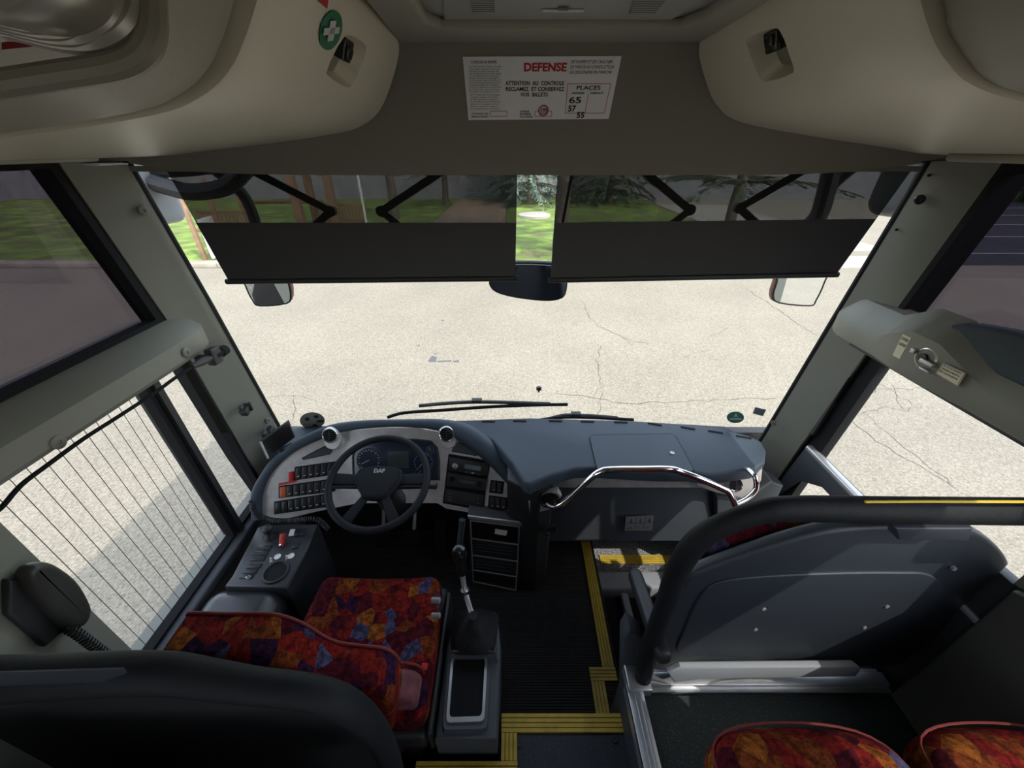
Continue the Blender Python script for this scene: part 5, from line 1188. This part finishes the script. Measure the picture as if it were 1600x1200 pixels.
def coach_back(name, lab, grp, bar, rads, shell, inner, y, m_shell, fab, extra=None):
    S_ = lambda x, z: y
    t = thing(name, lab, 'seat', tuple(hit(shell[0][0], shell[0][1], S_)), grp)
    P = [hit(a, b, S_) for a, b in bar]; sp = smooth_path(P, 5); rs = []
    for k in range(len(sp)): f = k/5; i = min(int(f), len(rads)-2); g = f-i; rs.append(rads[i]*(1-g)+rads[min(i+1, len(rads)-1)]*g)
    obj('handle_frame', MB().tube(sp, rs, 16, sy=.85), GRIP, t)
    sh = [hit(a, b, lambda x, z: y+.012) for a, b in sp2(shell, 4, True)]; sh = [Vector((min(p.x, 1.212+.0002*i), p.y, p.z)) for i, p in enumerate(sh)]
    obj('back_shell', MB().prism(sh, (0, .035, 0), .012, 4), m_shell, t)
    if inner:
        iw = [hit(a, b, lambda x, z: y+.006) for a, b in sp2(inner, 4, True)]; obj('back_panel', MB().prism(iw, (0, .012, 0), .004, 3), m_shell, t)
    if fab: obj('backrest', MB().prism([hit(a, b, lambda x, z: y+.05) for a, b in sp2(fab, 4, True)], (0, .09, 0), .03, 4), FAB, t)
    return t
# guide seat at the front right
gs = coach_back('guide_seat', 'wide dark seat backrest with yellow-lined grab bar beside the entrance steps', 'coach seats',
    [(1004, 1062), (1016, 1010), (1040, 945), (1058, 893), (1085, 850), (1125, 822), (1185, 801), (1240, 795), (1400, 797), (1600, 799), (1680, 799)], [.026, .027, .027, .028, .029, .027, .027, .030, .031, .032, .032],
    [(1022, 1048), (1030, 1000), (1052, 940), (1078, 904), (1120, 884), (1200, 856), (1270, 836), (1330, 826), (1420, 822), (1500, 828), (1538, 838), (1568, 862), (1582, 890), (1576, 930), (1545, 975), (1490, 1012), (1420, 1040), (1200, 1044)],
    [(1062, 1022), (1070, 985), (1090, 940), (1120, 912), (1190, 902), (1300, 897), (1400, 896), (1455, 900), (1480, 930), (1478, 985), (1450, 1018), (1300, 1026), (1150, 1027)],
    .565, SHELL, [(1075, 960), (1082, 890), (1110, 856), (1180, 832), (1260, 820), (1300, 818), (1440, 820), (1500, 850), (1500, 960), (1300, 1000)])
# clip anything beyond the wall is avoided by keeping the shell inside x = 1.19
SY = lambda x, z: .535
obj('yellow_line', MB().tube([hit(a, b, lambda x, z: .535) for a, b in ((1352, 784), (1450, 783.5), (1600, 784), (1650, 784))], .0028, 6), mat('line_yellow', (.70, .48, .02), .6), gs, 'thin yellow line along the grab bar')
fl = [hit(a, b, lambda x, z: .56) for a, b in ((1040, 1040), (1060, 1032), (1330, 1030), (1338, 1036), (1330, 1046), (1090, 1050), (1050, 1056))]
obj('bottom_lip', MB().prism(fl, (0, -.02, 0), .006), PADG, gs, 'pale grey bottom lip')
obj('upper_ledge', MB().prism([hit(a, b, SY) for a, b in ((1400, 826), (1522, 826), (1514, 846), (1404, 844))], (0, .03, 0), .004), SHELL, gs)
for (a, b) in ((1193, 951), (1385, 947), (1180, 983), (1350, 980), (1490, 888)): obj('screw', MB().lathe(hit(a, b, lambda x, z: .572), (0, -1, 0), [(0, -.004), (.006, -.004), (.006, .003), (.003, .004), (0, .002)], 12), STEEL, gs)
obj('armrest', MB().obox(at(1012, 955, y=.66), (.045, .30, .05), (1, 0, 0), (0, .9, -.15), r=.018), BLK, gs)
obj('side_bracket', MB().prism([at(a, b, y=.60) for a, b in ((975, 1000), (985, 985), (1005, 1000), (1000, 1070), (985, 1110), (972, 1100))], (0, .06, 0), .008), CONS, gs)
obj('buckle', MB().obox(at(975, 1027, y=.64), (.02, .02, .035), r=.003), REDP, gs)
obj('seat_cushion', MB().obox((.84, .78, -1.32), (.56, .11, .36), r=.045, seg=5), FAB, gs)
obj('seat_base', MB().box((.60, .70, -1.62), (1.1, .90, -1.42), .02).box((.56, .62, -2.14), (.60, .66, -1.45)).box((1.05, .62, -2.14), (1.09, .66, -1.45)), CONS, gs)
obj('backrest_filler', MB().prism([hit(a, b, lambda x, z: .615) for a, b in ((1090, 980), (1090, 900), (1480, 860), (1480, 980))], (0, .08, 0), .03), FAB, gs)
# left foreground seat back
ls = coach_back('coach_seat', 'black padded seat backrest in the lower left corner behind the driver seat', 'coach seats',
    [(-120, 1064), (0, 1062), (140, 1054), (255, 1052), (330, 1062), (400, 1072), (470, 1080), (530, 1096), (575, 1128), (602, 1170), (622, 1230)], [.040, .036, .034, .032, .030, .028, .028, .029, .028, .027, .027],
    [(-150, 1108), (0, 1104), (150, 1086), (300, 1082), (400, 1092), (480, 1108), (545, 1122), (575, 1150), (600, 1200), (610, 1300), (300, 1400), (-150, 1300)], None, .30, BLK, None)
obj('grip_strip', MB().prism([hit(a, b, lambda x, z: .262) for a, b in ((-120, 1052), (0, 1048), (195, 1042), (200, 1050), (160, 1064), (0, 1070), (-120, 1074))], (0, -.002, 0), .001), SHELL, ls)
obj('seat_cushion', MB().obox((-.68, .0, -1.04), (.82, .44, .12), r=.045, seg=5).obox((-.68, .0, -1.2), (.7, .36, .56), r=.03), BLK, ls)
# two passenger seats at the bottom right
def pseat(x0, x1, lab, seed):
    t = thing('passenger_seat', lab, 'seat', ((x0+x1)/2, .1, -1.48), 'patterned passenger seats on the right platform'); w_ = x1-x0
    def wf(q, h_):
        k = (q.x/h_.x); j = q.y/h_.y
        return Vector((q.x*(1-.05*max(0, j)**2), q.y-.030*abs(k)**2.5*(1 if j > 0 else 0), q.z+(.012*abs(k)**3-.018*max(0, j)**3 if q.z > 0 else 0)))
    obj('cushion', MB().obox(((x0+x1)/2, .10, -1.085), (w_, .46, .15), r=.06, seg=6, n=12, warp=wf), FAB, t)
    obj('piping', MB().tube(smooth_path([Vector((x0+.012, -.05, -1.03)), Vector((x0+.012, .20, -1.032)), Vector((x0+.045, .305, -1.052)), Vector(((x0+x1)/2, .332, -1.06)), Vector((x1-.045, .305, -1.052)), Vector((x1-.012, .20, -1.032)), Vector((x1-.012, -.05, -1.03))], 5), .0026, 6), PIPING, t)
    obj('backrest', MB().obox(((x0+x1)/2, -.30, -.83), (w_, .11, .56), (1, 0, 0), (0, .95, .25), r=.045, seg=5, n=4), FAB, t)
    obj('seat_frame', MB().box((x0+.03, -.10, -1.20), (x1-.03, .26, -1.15), .01).box((x0+.08, -.05, -1.485), (x0+.12, .0, -1.18)).box((x0+.08, .16, -1.485), (x0+.12, .20, -1.18)).box((x1-.12, .02, -1.485), (x1-.08, .10, -1.18)), BLK, t)
pseat(.385, .795, 'red, orange and purple patterned seat nearest the aisle at the lower picture edge', 1)
pseat(.81, 1.205, 'red, orange and purple patterned seat nearest the right wall at the lower picture edge', 2)

# ================================================================== door release and its labels
q = at(1445, 560, x=XR-.088)
dv = thing('door_release', 'round clear-covered emergency door release valve on the rail over the entrance door', 'valve', tuple(q))
n_ = Vector((-1, 0, 0))
obj('housing', MB().lathe(q+Vector((.02, 0, 0)), n_, [(.032, 0), (.034, .010), (.031, .018), (.026, .020), (.024, .012), (0, .012)], 28), LENSC, dv)
obj('knob', MB().lathe(q-Vector((0, -.004, 0)), n_, [(.012, -.004), (.012, .006), (0, .006)], 16), BLK, dv)
obj('lever', MB().obox(q+Vector((-.008, -.018, -.004)), (.010, .040, .012), r=.003).obox(q+Vector((-.006, -.022, -.024)), (.010, .030, .007), r=.003).obox(q+Vector((-.004, .034, .006)), (.010, .014, .014), r=.003), STEEL, dv)
def rail_label(o_, lines, lab, frame, rot):
    P = [at(a, b, x=XR-.0785-.008) for a, b in o_]; s_ = obj('instruction_label', MB().prism(P, (-.001, 0, 0)), mat('label_cream', (.62, .57, .42), .6)); tag(s_, lab, 'label')
    ex_ = (P[1]-P[0]).normalized(); ey_ = (P[0]-P[3]).normalized(); W_ = (P[1]-P[0]).length; H_ = (P[0]-P[3]).length; tb = MB()
    for k, l in enumerate(lines): glyphs(tb, l, P[3]+ex_*W_*.1+ey_*H_*(.78-.24*k)+Vector((-.0015, 0, 0)), ex_, ey_, H_*.17, W_*.78, bold=.02)
    obj('lettering', tb, INK, s_)
    if frame: obj('border', MB().tube([sum(P, Vector())/4+(p-sum(P, Vector())/4)*.93+Vector((-.0015, 0, 0)) for p in P], .0006, 4, closed=True), mat('brown_ink', (.12, .05, .03), .7), s_)
rail_label([(1424, 528), (1411, 522), (1395, 556), (1406, 561)][::-1] if False else [(1411, 522), (1424, 528), (1406, 561), (1395, 555)], ['SECOURS', 'OUVERTURE'], 'small cream label with dark print left of the emergency valve', False, 0)
rail_label([(1474, 566), (1510, 583), (1497, 604), (1462, 584)], ['EN CAS DE NECESSITE', 'TOURNEZ LA MANETTE', 'ET LA PORTE'], 'cream framed instruction label right of the emergency valve', True, 0)
# dark trim block by the right seat and wall
struct('trim_22', MB().prism([(XR, .53, -.90), (XR, .53, -1.47), (XR, -.8, -1.47), (XR, -.8, -.86), (XR, .45, -.86)], (-.035, 0, 0), .012), mat('lining_dark', (.075, .075, .06), .6), 'grey wall lining beside the right seats')
# ------------------------------------------------------------------ set the finished place on the ground: z = 0 is the asphalt
for o in list(bpy.data.objects):
    if o.parent is None and o.type not in ('CAMERA', 'LIGHT'): o.location.z += ZC
